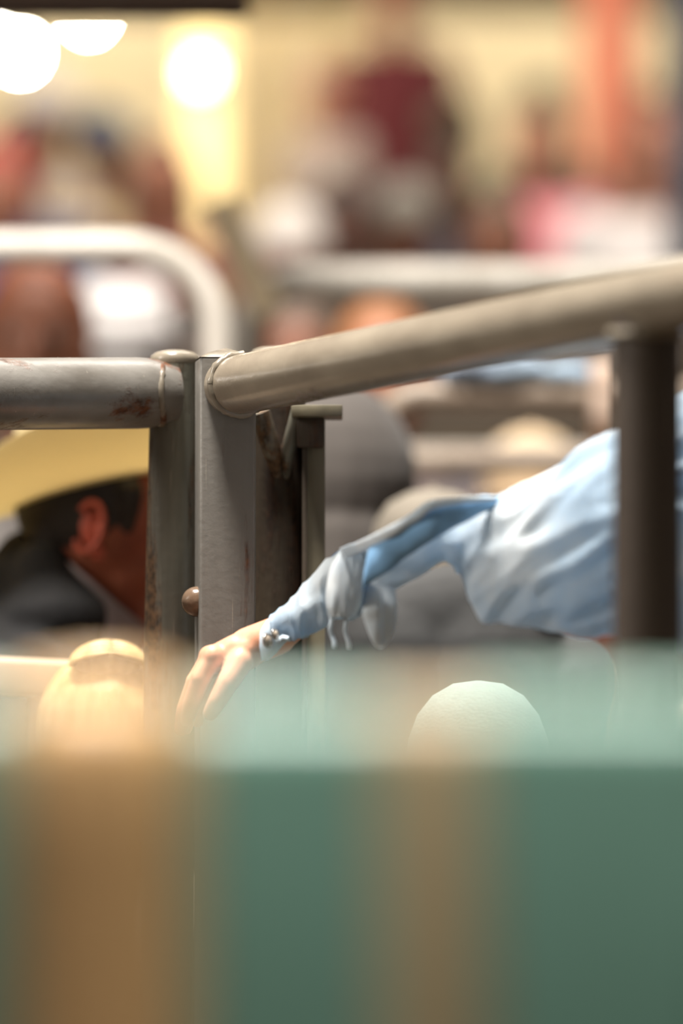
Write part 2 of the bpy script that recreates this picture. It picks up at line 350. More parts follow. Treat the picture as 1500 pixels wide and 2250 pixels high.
def person(px, ytop, D, label, shirt, pants=(52, 54, 68), sk='fair', hair=(60, 40, 26), hat=None, turn=0, pose='down', wid=1.0, long_hair=False, top_extra=0, vox=.015, group=None, hood=None, feet=None, sleeve=True):
    top = P(px, ytop, D); y = top.y; fz = deck(y) if feet is None else feet
    H = top.z - fz; s = (H - (.075 if hat else .0))/1.72 ; X = top.x
    R = Matrix.Rotation(math.radians(turn), 3, 'Z'); base = Vector((X, y, fz))
    def L(x, yy, z): return base + R @ Vector((x*s*wid, yy*s, z*s))
    def LH(x, yy, z): return base + R @ Vector((x*s, yy*s, z*s))
    t = empty('person', base, label, 'person', group)
    sh, el, ha = [], [], []
    for sg in (-1, 1):
        sh.append(L(.175*sg, .01, 1.40))
        if pose == 'down': el.append(L(.225*sg, .03, 1.12)); ha.append(L(.22*sg, -.06, .86))
        elif pose == 'fold': el.append(L(.225*sg, -.02, 1.13)); ha.append(L(-.08*sg, -.19, 1.17+.03*sg))
        elif pose == 'face': el.append(L(.20*sg, -.16, 1.20)); ha.append(L(.07*sg, -.21, 1.42))
        else: el.append(L(.24*sg, -.12, 1.16)); ha.append(L(.12*sg, -.34, 1.24))
    bm = bmesh.new()
    # head with face
    add_ell(bm, LH(0, .012, 1.615), (.074*s, .09*s, .105*s), R); add_ell(bm, LH(0, -.02, 1.565), (.056*s, .062*s, .066*s), R)
    add_caps(bm, LH(0, -.095, 1.61), LH(0, -.106, 1.588), .008*s, .014*s, 8, 3)
    for sg in (-1, 1): add_ell(bm, LH(.074*sg, .01, 1.60), (.012*s, .02*s, .032*s), R, 10, 8)
    add_ell(bm, LH(0, -.085, 1.552), (.024*s, .008*s, .009*s), R, 10, 6)
    add_caps(bm, LH(0, .02, 1.53), LH(0, .025, 1.42), .05*s, .056*s)
    add_caps(bm, L(-.11, .03, 1.355), L(.11, .03, 1.355), .062*s, .062*s); add_caps(bm, L(0, .03, 1.3), L(0, .03, 1.0), .08*s, .09*s)
    for i, sg in enumerate((-1, 1)):
        add_caps(bm, sh[i], el[i], .046*s, .036*s); add_caps(bm, el[i], ha[i], .036*s, .024*s)
        dirn = (ha[i]-el[i]).normalized(); sx = R @ Vector((1, 0, 0)); sx = (sx - dirn*sx.dot(dirn)).normalized(); ny = dirn.cross(sx)
        pc = ha[i]+dirn*.05*s; add_caps(bm, ha[i]+dirn*.01*s, pc, .024*s, .03*s, 10, 3)
        for f, ln in zip((-.027, -.009, .009, .027), (.055, .068, .072, .06)):
            k0 = pc + sx*f*s + dirn*.018*s; k1 = k0+dirn*ln*.55*s; k2 = k1+(dirn*.7+ny*.5*(1 if ny.y > 0 else -1))*ln*.5*s
            add_caps(bm, k0, k1, .0095*s, .0085*s, 8, 2); add_caps(bm, k1, k2, .0085*s, .007*s, 8, 2)
        k0 = ha[i]+dirn*.03*s - sx*sg*.025*s; add_caps(bm, k0, k0+(dirn*.8-sx*sg*.6)*.045*s, .011*s, .009*s, 8, 2)
        hip = L(.09*sg, .02, .90); kn = L(.10*sg, .0, .49); an = L(.105*sg, .03, .09)
        add_caps(bm, hip, kn, .08*s, .055*s); add_caps(bm, kn, an, .052*s, .036*s); add_caps(bm, an, L(.115*sg, -.10, .05), .035*s, .032*s)
    bd = remesh('body', bm, vox, skin(sk), t, 2)
    for sg in (-1, 1):
        bm = bmesh.new(); add_ell(bm, LH(.031*sg, -.069, 1.618), (.0125*s, .009*s, .0065*s), R, 10, 8); ey = obj('eye', bm, mat('eye_white', (206, 198, 190), .3), t)
        bm = bmesh.new(); add_ell(bm, LH(.031*sg, -.0765, 1.618), (.0055*s, .003*s, .0055*s), R, 8, 6); obj('iris', bm, mat('eye_iris', (40, 28, 20), .2), ey)
        bm = bmesh.new(); add_caps(bm, LH(.016*sg, -.079, 1.636), LH(.046*sg, -.070, 1.638), .0035*s, .0025*s, 8, 2); obj('eyebrow', bm, mat('hair_%d_%d_%d' % hair, hair, .5, .2, 40, .5, stretch=(1, 1, .15)), t)
    bm = bmesh.new(); add_caps(bm, LH(-.018, -.088, 1.551), LH(.018, -.088, 1.551), .005*s, .005*s, 8, 2); obj('lips', bm, mat('lip_skin', (150, 78, 70), .5), t)
    # shirt
    bm = bmesh.new()
    add_caps(bm, L(-.12, .02, 1.365), L(.12, .02, 1.365), .088*s, .088*s); add_caps(bm, L(-.06, .02, 1.30), L(-.055, .02, .98), .11*s, .115*s); add_caps(bm, L(.06, .02, 1.30), L(.055, .02, .98), .11*s, .115*s)
    add_caps(bm, LH(0, .025, 1.43), LH(0, .025, 1.35), .058*s, .09*s)
    for i in (0, 1):
        add_caps(bm, sh[i], el[i], .064*s, .052*s)
        if sleeve: add_caps(bm, el[i], el[i].lerp(ha[i], .85), .052*s, .038*s)
        else: pass
    def wr(co, n):
        return co + n*.007*s*noise.noise(Vector((co.x*9, co.y*9, co.z*5)))
    remesh('shirt', bm, vox, cloth(shirt), t, 3, wr)
    bm = bmesh.new(); add_caps(bm, L(-.06, .02, .96), L(.06, .02, .96), .12*s, .12*s)
    for sg in (-1, 1): add_caps(bm, L(.09*sg, .02, .90), L(.10*sg, .0, .49), .098*s, .072*s); add_caps(bm, L(.10*sg, 0, .49), L(.105*sg, .03, .13), .072*s, .062*s)
    remesh('trousers', bm, vox*1.3, cloth(pants), t, 3)
    for sg in (-1, 1):
        bm = bmesh.new(); add_caps(bm, L(.105*sg, .04, .052), L(.118*sg, -.13, .044), .05*s, .042*s); add_caps(bm, L(.105*sg, .035, .05), L(.105*sg, .035, .16), .045*s, .05*s)
        def fl(co, n, z=fz): co.z = max(co.z, z+.001); return co
        remesh('boot', bm, vox, mat('boot_leather', (70, 46, 30), .5), t, 2, fl)
    if hood:
        bm = bmesh.new(); add_ell(bm, LH(0, .03, 1.60), (.125*s, .135*s, .145*s), R); add_caps(bm, LH(0, .05, 1.50), LH(0, .04, 1.36), .12*s, .15*s)
        remesh('hood', bm, vox*.7, cloth(hood), t, 3)
    else:
        bm = bmesh.new(); add_ell(bm, LH(0, .028, 1.635), (.082*s, .092*s, .102*s), R)
        if long_hair:
            for xx in (-.06, -.03, .0, .03, .06): add_caps(bm, LH(xx, .06, 1.62), LH(xx*1.35, .085, 1.36), .038*s, .026*s)
            for sg in (-1, 1): add_caps(bm, LH(.07*sg, .02, 1.62), LH(.085*sg, .0, 1.40), .022*s, .018*s)
        else: add_ell(bm, LH(0, .05, 1.58), (.068*s, .055*s, .06*s), R)
        remesh('hair', bm, vox*.7, mat('hair_%d_%d_%d' % hair, hair, .5, .2, 40, .5, stretch=(1, 1, .15)), t, 2)
    if hat: hat_on(t, LH(0, .02, 1.665), s*1.04, hat[1], hat[0], R)
    return t

# on the bleachers, right half
person(872, -95, 15.2, 'person in a maroon shirt standing high on the bleachers against the cream wall', (84, 14, 20), (60, 48, 40), 'tan', (120, 90, 66), pose='down', wid=.62)
person(1000, 215, 14.5, 'person in a dark olive brown coat, right of the one in maroon', (44, 36, 20), (40, 34, 28), 'tan', (74, 56, 34), pose='fold', turn=165)
person(1190, 160, 14.95, 'person in a black cap and dark green top behind the one in pink', (36, 62, 52), (40, 40, 46), 'tan', (20, 16, 18), long_hair=True, wid=.8, turn=180, hat=('cap', (18, 15, 17)))
person(1180, 250, 13.98, 'person in a pink top with light brown hair on the bleachers', (240, 150, 160), (90, 80, 80), 'fair', (170, 116, 84), long_hair=False, wid=.88)
person(1412, 205, 14.4, 'person in a mauve brown top below the salmon column', (128, 92, 78), (70, 56, 50), 'tan', (92, 62, 42), long_hair=True, turn=-20, wid=.9)
person(1448, 235, 12.75, 'person with red hair in a white shirt on the bleachers at the right', (232, 224, 222), (90, 62, 54), 'fair', (150, 78, 50), wid=1.05)
person(890, 372, 12.75, 'person in a light grey cap and slate shirt below the maroon one', (84, 86, 92), (60, 56, 60), 'tan', (80, 60, 44), hat=('cap', (150, 144, 134)), wid=.95)
person(985, 330, 13.5, 'person in a dark slate blue jacket with dark hair at mid stand', (62, 64, 74), (44, 42, 46), 'brown', (40, 32, 26), wid=.9)
person(758, 395, 11.9, 'person all in black behind the upper rail, mid stand', (34, 28, 26), (40, 36, 34), 'brown', (26, 20, 18), wid=.9)
person(636, 420, 11.2, 'person in a white cap left of the one all in black', (150, 134, 118), (70, 60, 54), 'fair', (190, 180, 170), hat=('cap', (240, 230, 222)), wid=.85)
person(1092, 430, 11.3, 'person in an olive tan jacket lower left of the pink top', (128, 110, 84), (60, 54, 48), 'tan', (84, 66, 48), wid=.85)
person(715, 130, 14.75, 'slim person in pale lilac leaning by the wall, left of the maroon shirt', (176, 158, 146), (78, 70, 76), 'fair', (150, 126, 104), wid=.5)
# left half
person(104, 140, 14.4, 'person in a white hat and lavender grey shirt below the left lamps', (178, 166, 160), (100, 92, 96), 'tan', (90, 66, 46), hat=('cap', (222, 212, 204)), wid=1.0)
person(226, 208, 13.75, 'person in a blue cap holding hands to the face, left of the yellow column', (206, 182, 140), (140, 118, 90), 'tan', (64, 44, 30), hat=('cap', (50, 78, 112)), pose='fold', wid=1.0)
person(352, 300, 12.9, 'person in a rust mauve top just left of the yellow column', (150, 96, 84), (96, 84, 108), 'fair', (110, 72, 54), wid=.75, long_hair=True)
person(48, 245, 12.4, 'person in a navy shirt at the left edge of the stand', (66, 70, 104), (50, 50, 70), 'tan', (70, 56, 60), wid=.85)
person(-12, 318, 11.7, 'person with bright red hair and blue top at the left edge', (70, 80, 130), (60, 60, 90), 'fair', (190, 46, 46), wid=.8)
# on the ground behind the panels
person(80, 592, 7.7, 'person with orange brown hair and white shirt below the left pale rail', (236, 230, 228), (96, 84, 80), 'fair', (168, 96, 62), feet=0, wid=1.05, vox=.013)
person(268, 596, 9.0, 'person in a white cowboy hat below the left pale rail', (74, 66, 60), (60, 52, 46), 'tan', (70, 50, 38), hat=('cowboy', (236, 232, 230)), feet=0, vox=.013)
person(650, 668, 8.5, 'person in a dusty mauve shirt seen between the two pale panels', (138, 116, 102), (84, 74, 66), 'tan', (112, 92, 78), feet=0, vox=.013, wid=1.05)
person(838, 672, 8.05, 'person with orange tan face just above the near pipe rail', (92, 84, 86), (70, 64, 60), 'fair', (170, 112, 70), feet=0, vox=.013, wid=.9)

# ================================================================ PALE PANELS with round corners
def panel(name_label, D, xs, ytop, thick, corner, rails, R=.11, m=M_PALE, dirx=1, far=None, bend=True):
    "portable stock panel: bent pipe frame; corner at pixel x 'corner', running to pixel x 'far'"
    r = S(thick, D)/2; a = P(corner, ytop, D); b = P(far, ytop, D); sg = 1 if b.x > a.x else -1
    t = empty('stock_panel', (a.x, a.y, 0), name_label, 'fence panel')
    pts = [Vector((a.x, a.y, .0)), Vector((a.x, a.y, a.z-R))]
    for i in range(1, 9):
        t_ = math.pi/2*i/8; pts.append(Vector((a.x+sg*R*(1-math.cos(t_)), a.y, a.z-R+R*math.sin(t_))))
    n = 4
    for i in range(1, n+1): pts.append(Vector((a.x+sg*R+(b.x-a.x-sg*R)*i/n, a.y, a.z)))
    pts.append(Vector((b.x+sg*R, a.y, a.z-R*1.2))); pts.append(Vector((b.x+sg*R, a.y, 0)))
    bm = bmesh.new(); add_tube(bm, pts, r, 24); obj('frame', bm, m, t)
    for yy, th in rails:
        z = P(corner, yy, D).z
        bm = bmesh.new(); add_tube(bm, [(a.x+sg*r*.5, a.y, z), (b.x+sg*R, a.y, z)], S(th, D)/2, 20); obj('rail', bm, m, t)
    z = .25
    while z < P(corner, 1400, D).z:
        bm = bmesh.new(); add_tube(bm, [(a.x+sg*r*.5, a.y, z), (b.x+sg*R, a.y, z)], r*.8, 16); obj('rail', bm, m, t); z += .3
    return t
panel('pale pipe panel with a rounded corner behind the left rail', 7.0, None, 545, 72, 478, [(900, 60)], R=.13, far=-900)
pr_ = panel('pale pipe panel running right behind the near pipe rail', 7.5, None, 618, 80, 545, [(1010, 60)], R=.09, far=2300, m=M_PAN2)
M_PAN3 = painted('grey_brown_panel', (168, 152, 136), .05, rgb2=(140, 122, 106), seed=31, rough=.4)
panel('lower tan grey pipe panel behind the light blue sleeve', 6.9, None, 868, 62, 845, [(1012, 54)], R=.05, far=1920, m=M_PAN3)
# slanting brace off the corner of the upper right panel
bm = bmesh.new(); add_tube(bm, [P(478, 440, 7.45), P(592, 690, 7.45)], S(70, 7.45)/2, 20); obj('brace', bm, mat('cream_enamel', (232, 212, 176), .8, .04, 8), pr_)

# denim and towel over the lower panel rail
def drape(name, x0, x1, yt, D, rr, front, back, m, label, cat, seed):
    a = P(x0, yt, D); b = P(x1, yt, D); bm = bmesh.new(); nx, nt = 40, 28; g = []
    for i in range(nx+1):
        u = i/nx; x = a.x+(b.x-a.x)*u; col = []
        for j in range(nt+1):
            v = j/nt; L_ = back+math.pi*rr+front; sdist = v*L_
            if sdist < back: y, z = rr, -(back-sdist)
            elif sdist < back+math.pi*rr: an = (sdist-back)/rr; y, z = rr*math.cos(an), rr*math.sin(an)
            else: y, z = -rr, -(sdist-back-math.pi*rr)
            w_ = noise.noise(Vector((x*26+seed, z*7, y*9)))*.010
            ln = 1+.12*noise.noise(Vector((x*12+seed, 0, 0)))
            col.append(bm.verts.new((x, a.y+y+(w_ if y > 0 else -abs(w_)), a.z-rr+z*ln+(.012*abs(noise.noise(Vector((x*20+seed, 1, 1)))) if z > 0 else 0))))
        g.append(col)
    for p, q in zip(g, g[1:]):
        for j in range(nt): bm.faces.new((p[j], q[j], q[j+1], p[j+1]))
    bmesh.ops.solidify(bm, geom=bm.faces[:], thickness=.003)
    return tag(obj(name, bm, m), label, cat)
a = P(985, 838, 6.9); b = P(1290, 838, 6.9); bm = bmesh.new()
for i in range(9):
    u = i/8; c = a.lerp(b, u); hgt = .012+.010*math.sin(math.pi*min(1, u*1.4+.1))+.003*math.sin(i*2.3)
    d_ = a.lerp(b, min(u+.125, 1)); add_caps(bm, c+Vector((0, -.018, hgt*.8)), d_+Vector((0, -.010, hgt*.9)), hgt, hgt*1.05); add_caps(bm, c+Vector((0, .02, hgt*.9)), d_+Vector((0, .02, hgt)), hgt*1.1, hgt)
tag(remesh('denim_jacket', bm, .005, mat('washed_denim', (176, 196, 214), .9, .2, 22, .5, rgb2=(116, 128, 146)), None, 2, lambda co, n: co+n*.005*noise.noise(Vector((co.x*22, co.y*50, co.z*60)))), 'washed blue denim jacket folded on top of the tan grey rail', 'jacket')
drape('towel', 1296, 1352, 796, 6.9, .032, .05, .1, mat('cream_towel', (238, 216, 198), .95, .05, 40, .4), 'small cream towel hung beside the denim jacket', 'towel', 8.1)

# nearer people behind the gate
person(1168, 905, 7.75, 'person with a tan cowboy hat and red brown face under the tan grey rail', (104, 52, 34), (70, 56, 46), 'brown', (60, 34, 24), hat=('cap', (250, 222, 184)), feet=0, vox=.009, wid=.9)
person(975, 1012, 5.85, 'child in a stone grey cap just above the light blue sleeve', (170, 128, 104), (90, 80, 70), 'fair', (150, 110, 80), hat=('cap', (128, 120, 108)), feet=0, vox=.008, turn=50, wid=.8)
person(738, 872, 6.3, 'person in a charcoal hooded jacket behind the rusty latch post', (24, 21, 20), (30, 28, 28), 'brown', (30, 24, 22), hood=(88, 82, 78), feet=0, vox=.009, turn=160, wid=.85)  # grey hood, near-black jacket: top light and lower shade put into the cloth colours

# ================================================================ GATE AND RAILING
# ---- left gate: fat rail, round post, bolt
t = empty('pipe_gate', (P(385, 900, 5.03).x, P(385, 900, 5.03).y, 0), 'grey pipe gate with a fat rusty top rail at the left', 'gate')
D = 5.11
a = P(382, 864, D-.01); b = P(300, 864, D-.025); e = P(-2100, 876, 4.55)
bm = bmesh.new(); rg = [a + (b-a)*i/4 for i in range(5)]; rr = [.0315, .033, .0355, .037, .0375]
add_tube(bm, rg+[b+(e-b)*i/12 for i in range(1, 13)], rr+[.0375]*12, 40); obj('rail', bm, M_LRAIL, t)
tp = P(384, 792, D); bt_ = P(374, 1450, D); dv = bt_-tp; ft = tp+dv*(tp.z/-dv.z)
bm = bmesh.new(); add_tube(bm, [tp, tp+dv*.25, tp+dv*.6, bt_, ft], [.0255, .026, .0272, .028, .029], 40); obj('round_post', bm, M_RUSTY, t)
bm = bmesh.new(); rgs = lathe(bm, [(.0256, -.004), (.0262, .000), (.0255, .0045), (.020, .0085), (.010, .0108), (.0005, .0113)], tp, 32); bm.faces.new(rgs[-1]); obj('post_cap', bm, M_WELD, t)
# weld seam where the rail meets the post
def weld(center, axis, rad, parent, thick=.0042, a0=0, a1=360, seed=0, bulge=None):
    x, y = frame(axis); bm = bmesh.new(); pts, rs = [], []
    n = 48
    for i in range(n+1):
        an = math.radians(a0+(a1-a0)*i/n); q = center + x*math.cos(an)*rad + y*math.sin(an)*rad
        if bulge: q = q + axis.normalized()*bulge(an)
        pts.append(q); rs.append(thick*(.8+.45*noise.noise(Vector((i*.9+seed, seed, 0)))+.12*math.sin(i*2.1)))
    add_tube(bm, pts, rs, 10); return obj('weld_bead', bm, M_WELD, parent)
ax = (b-a).normalized()
weld(P(352, 866, D-.02), ax, .0310, t, .0046, seed=2, bulge=lambda an: .010*math.cos(an)**2)
bb = P(432, 1322, 5.01)
bm = bmesh.new(); rgs = lathe(bm, [(.0, .012), (.006, .0115), (.011, .009), (.0145, .004), (.0158, 0), (.0145, -.005), (.004, -.007)], bb, 28, rot=Matrix.Rotation(math.radians(90), 3, 'X'))
bo = obj('bolt_head', bm, painted('bronze_bolt', (132, 108, 88), .2, seed=41, rough=.25), t)
bm = bmesh.new(); add_tube(bm, [bb+Vector((0, .002, 0)), bb+Vector((0, .09, 0))], .006, 14); obj('bolt_shaft', bm, M_OLD, bo)
ex = P(-2100, 876, 4.55)
bm = bmesh.new(); add_tube(bm, [(ex.x+.05, ex.y, 0), (ex.x+.05, ex.y, ex.z)], .03, 24); obj('round_post', bm, M_RUSTY, t)
for zz in (.35, .75):
    bm = bmesh.new(); add_tube(bm, [(ft.x, ft.y, zz), (ex.x+.05, ex.y, zz)], .03, 24); obj('rail', bm, M_LRAIL, t)

# ---- right railing: square post, rail running to the camera, round post
sp = P(495, 790, 5.03)
t = empty('pipe_railing', (sp.x, sp.y, 0), 'grey pipe railing rising to the right from a square post', 'railing')
rt = Matrix.Translation((sp.x, sp.y, 0)) @ Matrix.Rotation(math.radians(7), 4, 'Z')
hw = .0292
bm = bmesh.new(); ztop = P(495, 783, 5.0).z
add_box(bm, (-hw, -hw, 0), (hw, hw, ztop), rt, .0035, 3); obj('square_post', bm, M_PAINT, t, sharp=.6)
bm = bmesh.new()
g = []
for i in range(13):
    row = []
    for j in range(13):
        u, v = i/6-1, j/6-1; hgt = .0115*(1-max(abs(u), abs(v)))**.75 + .0018*noise.noise(Vector((u*2.5, v*2.5, 3)))*(1-max(abs(u), abs(v)))
        row.append(bm.verts.new(rt @ Vector((u*hw*1.0, v*hw*1.0, ztop+hgt-.0006))))
    g.append(row)
for p, q in zip(g, g[1:]):
    for j in range(12): bm.faces.new((p[j], p[j+1], q[j+1], q[j]))
obj('post_cap', bm, M_WELD, t)
ra = P(499, 851, 5.02); rb = P(1640, 622, 3.98); rd = rb-ra
bm = bmesh.new(); add_tube(bm, [ra+rd*i/20 for i in range(0, 31)], .0308, 48); obj('rail', bm, M_PAINTR, t)
weld(ra+rd.normalized()*.032, rd, .0305, t, .0056, seed=5)
# runs of old paint under the joint
u_ = 0
for i_ in range(2000):
    q_ = ra+rd*(i_/1600)
    if 750+q_.x/((q_-Vector((0, 0, CAMZ))).dot(FV))*10625 >= 1421: break
rp = q_
bm = bmesh.new(); add_tube(bm, [(rp.x, rp.y, 0), (rp.x, rp.y, rp.z-.01)], .0296, 40); obj('round_post', bm, M_SHADED, t)
weld(Vector((rp.x, rp.y, rp.z-.028)), Vector((0, 0, 1)), .031, t, .005, seed=9)
re_ = ra+rd*1.5
bm = bmesh.new(); add_tube(bm, [(re_.x-rd.x*.02, re_.y-rd.y*.02, 0), (re_.x-rd.x*.02, re_.y-rd.y*.02, re_.z)], .0296, 32); obj('round_post', bm, M_PAINTR, t)
for zz in ():
    bm = bmesh.new(); add_tube(bm, [(sp.x, sp.y, zz), (re_.x, re_.y, zz)], .026, 24); obj('rail', bm, M_PAINTR, t)

# ---- rusty latch post behind
lp = P(612, 800, 5.17)
t = empty('latch_post', (lp.x, lp.y, 0), 'rusty brown latch post with an angle bar behind the square post', 'post')
zt = P(612, 776, 5.17).z
bm = bmesh.new(); add_tube(bm, [(lp.x, lp.y, 0), (lp.x, lp.y, zt)], .0285, 36); obj('round_post', bm, M_OLD, t)
bm = bmesh.new(); rgs = lathe(bm, [(.0287, -.003), (.0298, .0), (.027, .0035), (.02, .006), (.01, .0068), (.0005, .007)], Vector((lp.x, lp.y, zt)), 28); bm.faces.new(rgs[-1]); obj('post_cap', bm, M_WELD, t)
# V shaped gusset pipes on its face
v0 = P(570, 905, 5.12); v1 = P(617, 1050, 5.135); v2 = P(655, 905, 5.12)
bm = bmesh.new(); add_tube(bm, [v0, v0.lerp(v1, .6), v1+Vector((0, .012, -.01))], [.011, .010, .003], 16); obj('gusset', bm, M_RUSTY, t)
bm = bmesh.new(); add_tube(bm, [v2, v2.lerp(v1, .6), v1+Vector((.004, .012, -.01))], [.008, .008, .003], 16); obj('gusset', bm, M_RUSTY, t)
# angle bar: one leaf edge-on, one facing
al = P(672, 900, 5.12); ar = P(714, 900, 5.12); z1 = P(690, 900, 5.12).z
bm = bmesh.new(); add_box(bm, (al.x-.001, al.y-.002, 0), (ar.x, al.y+.003, z1), bevel=.001)
obj('angle_bar', bm, M_ANGLE, t, sharp=.5)
bm = bmesh.new(); add_box(bm, (al.x-.004, al.y-.010, 0), (al.x+.0015, al.y+.045, z1), bevel=.001); obj('angle_leaf', bm, M_OLD, t, sharp=.5)
bm = bmesh.new(); p = P(688, 905, 5.10)
add_box(bm, (P(640, 900, 5.1).x, p.y-.02, P(690, 917, 5.1).z), (P(752, 900, 5.1).x, p.y+.05, P(690, 892, 5.1).z), bevel=.0012)
obj('top_plate', bm, M_ANGLE, t, sharp=.5)
bm = bmesh.new(); q = P(690, 918, 5.115); add_box(bm, (P(652, 900, 5.11).x, q.y-.012, P(0, 985, 5.115).z), (P(712, 900, 5.11).x, q.y+.0, P(0, 917, 5.115).z), bevel=.003); obj('bracket', bm, M_OLD, t, sharp=.5)

# ================================================================ MAN IN STRAW HAT
D = 5.74
foot = P(60, 1500, D+.02); foot.z = 0
t = empty('person', foot, 'man in a straw cowboy hat and black jacket behind the left gate post', 'person')
m_sk = mat('skin_sunburnt', (150, 78, 52), .5, .06, 30, .15, rgb2=(128, 62, 42))
hc = P(222, 1118, D); TL = Matrix.Rotation(math.radians(-6), 3, 'Y')
sx = Vector((1, 0, 0))
nb = P(150, 1330, D+.02)
bm = bmesh.new()
add_ell(bm, hc, (.094, .072, .108), TL, 28, 18); add_ell(bm, hc+Vector((.038, 0, -.06)), (.056, .05, .058), TL)
add_caps(bm, hc+Vector((.09, 0, -.02)), hc+Vector((.108, 0, -.04)), .008, .012)          # nose
add_ell(bm, hc+Vector((.085, 0, -.072)), (.012, .022, .010)); add_ell(bm, hc+Vector((.082, 0, .012)), (.014, .05, .012))
add_caps(bm, hc+Vector((-.02, 0, -.05)), nb+Vector((.0, 0, 0)), .062, .066); add_caps(bm, hc+Vector((.02, 0, -.08)), nb+Vector((.05, 0, -.02)), .05, .056)
pel = Vector((foot.x-.10, foot.y, .92))
add_caps(bm, nb+Vector((-.03, -.12, -.10)), nb+Vector((-.03, .14, -.10)), .06, .06); add_caps(bm, nb+Vector((-.03, 0, -.12)), pel, .11, .12)
for sg in (-1, 1):
    sh = nb+Vector((-.03, .17*sg, -.11)); el = sh+Vector((.06, .05*sg, -.28)); hd = el+Vector((.10, -.03*sg, -.20))
    add_caps(bm, sh, el, .048, .038); add_caps(bm, el, hd, .038, .026); add_caps(bm, hd, hd+Vector((.06, 0, -.01)), .026, .03)
    for f, ln in zip((-.027, -.009, .009, .027), (.055, .068, .072, .06)):
        k0 = hd+Vector((.025+f*.3, f, -.065)); add_caps(bm, k0, k0+Vector((.01, 0, -ln*.6)), .0095, .0085, 8, 2); add_caps(bm, k0+Vector((.01, 0, -ln*.6)), k0+Vector((-.005, 0, -ln)), .0085, .007, 8, 2)
    add_caps(bm, hd+Vector((.02, -.025*sg, 0)), hd+Vector((.065, -.055*sg, .0)), .012, .009)
    hip = pel+Vector((0, .09*sg, -.03)); kn = Vector((foot.x-.02, foot.y+.10*sg, .5)); an = Vector((foot.x-.03, foot.y+.1*sg, .08))
    add_caps(bm, hip, kn, .08, .056); add_caps(bm, kn, an, .054, .038); add_caps(bm, an, an+Vector((.13, 0, -.035)), .035, .032)
remesh('body', bm, .006, m_sk, t, 4)
# near ear: helix ring, bowl, lobe
ec = P(198, 1158, D-.078)
bm = bmesh.new()
pts = []
for i in range(17):
    an = math.radians(-150+i*290/16)
    pts.append(ec+Vector((-.001+.0165*math.cos(an)*1.0+.004*math.sin(an), -.008-.005*math.cos(an), .029*math.sin(an+.0)*1.0)))
add_tube(bm, pts, [.0042]*17, 10); add_ell(bm, ec+Vector((.002, .004, 0)), (.0145, .006, .027), None, 16, 10)
add_ell(bm, ec+Vector((.009, -.004, -.03)), (.009, .006, .011), None, 12, 8); add_ell(bm, ec+Vector((.012, -.006, -.003)), (.004, .005, .008), None, 10, 8)
remesh('ear', bm, .0022, mat('skin_ear', (186, 84, 62), .5, .08, 60), t, 2)
# hair: dark shell, nape and sideburn, cropped above the ear
def hairclip(co, n): return co
bm = bmesh.new()
add_ell(bm, hc+Vector((-.012, .0, .012)), (.092, .079, .100), TL, 26, 16); add_ell(bm, hc+Vector((-.055, 0, -.028)), (.040, .060, .048), TL)
add_caps(bm, P(288, 1085, D-.068), P(283, 1165, D-.064), .016, .006)
remesh('hair', bm, .005, mat('hair_black_brown', (34, 24, 18), .55, .3, 90, .8, stretch=(1, 1, .2)), t, 2)
# uncovered temple and neck stay skin; hat
RH = Matrix.Rotation(math.radians(-13), 3, 'Y') @ Matrix.Rotation(math.radians(-4), 3, 'X') @ Matrix.Rotation(math.radians(90), 3, 'Z')
m_straw = mat('straw_weave', (244, 226, 178), .75, .05, 260, .5, trans=((242, 228, 186), .4), bscale=500)
hp = hc + Vector((-.004, 0, .026))
def cf(p, r):
    q = p.copy()
    if q.z > .06: q.z -= .02*math.exp(-(q.x/.03)**2); q.x *= (1-.25*max(0, -q.y/.1))
    return q
bm = bmesh.new(); rgs = lathe(bm, [(.101, -.006), (.098, .03), (.092, .07), (.083, .098), (.066, .112), (.035, .116), (.004, .114)], hp, 44, .84, RH, cf); bm.faces.new(rgs[-1]); cr_ = obj('hat_crown', bm, m_straw, t)
def bf(p, r):
    q = p.copy(); tt = max(0, (r-.097)/.12); q.z += .092*tt**1.35*(abs(q.x)/max(r, 1e-5))**1.8 - .016*tt*(abs(q.y)/max(r, 1e-5))**2; q.x *= 1-.12*tt*tt; return q
bm = bmesh.new(); pr = [(.097+.12*i/12, 0) for i in range(13)]+[(.2185, -.0015)]+[(.217-.12*i/12, -.003) for i in range(13)]
lathe(bm, pr, hp, 72, .86, RH, bf); obj('hat_brim', bm, m_straw, cr_)
bm = bmesh.new(); lathe(bm, [(.1022, -.002), (.1032, .003), (.1012, .022), (.099, .024)], hp, 40, .845, RH); obj('hat_band', bm, mat('brown_band', (88, 58, 36)), cr_)
# jacket and shirt collar
bm = bmesh.new()
add_caps(bm, nb+Vector((-.045, -.13, -.115)), nb+Vector((-.045, .15, -.115)), .082, .082); add_caps(bm, nb+Vector((-.05, -.04, -.12)), pel+Vector((0, -.03, .05)), .135, .14); add_caps(bm, nb+Vector((-.05, .04, -.12)), pel+Vector((0, .03, .05)), .135, .14)
add_caps(bm, P(62, 1240, D), P(40, 1330, D), .045, .085); add_caps(bm, P(100, 1250, D-.05), P(110, 1350, D-.06), .035, .07)
for sg in (-1, 1):
    sh = nb+Vector((-.03, .17*sg, -.11)); el = sh+Vector((.06, .05*sg, -.28)); hd = el+Vector((.10, -.03*sg, -.20))
    add_caps(bm, sh, el, .07, .056); add_caps(bm, el, el.lerp(hd, .85), .056, .042)
remesh('jacket', bm, .008, mat('black_wool', (15, 14, 16), .9, .2, 40, .4), t, 4, lambda co, n: co+n*.006*noise.noise(co*11))
c0 = P(82, 1205, D); c1 = P(318, 1405, D)
cc = (c0+c1)/2; ux = (c1-c0)/2; bm = bmesh.new(); rings = []
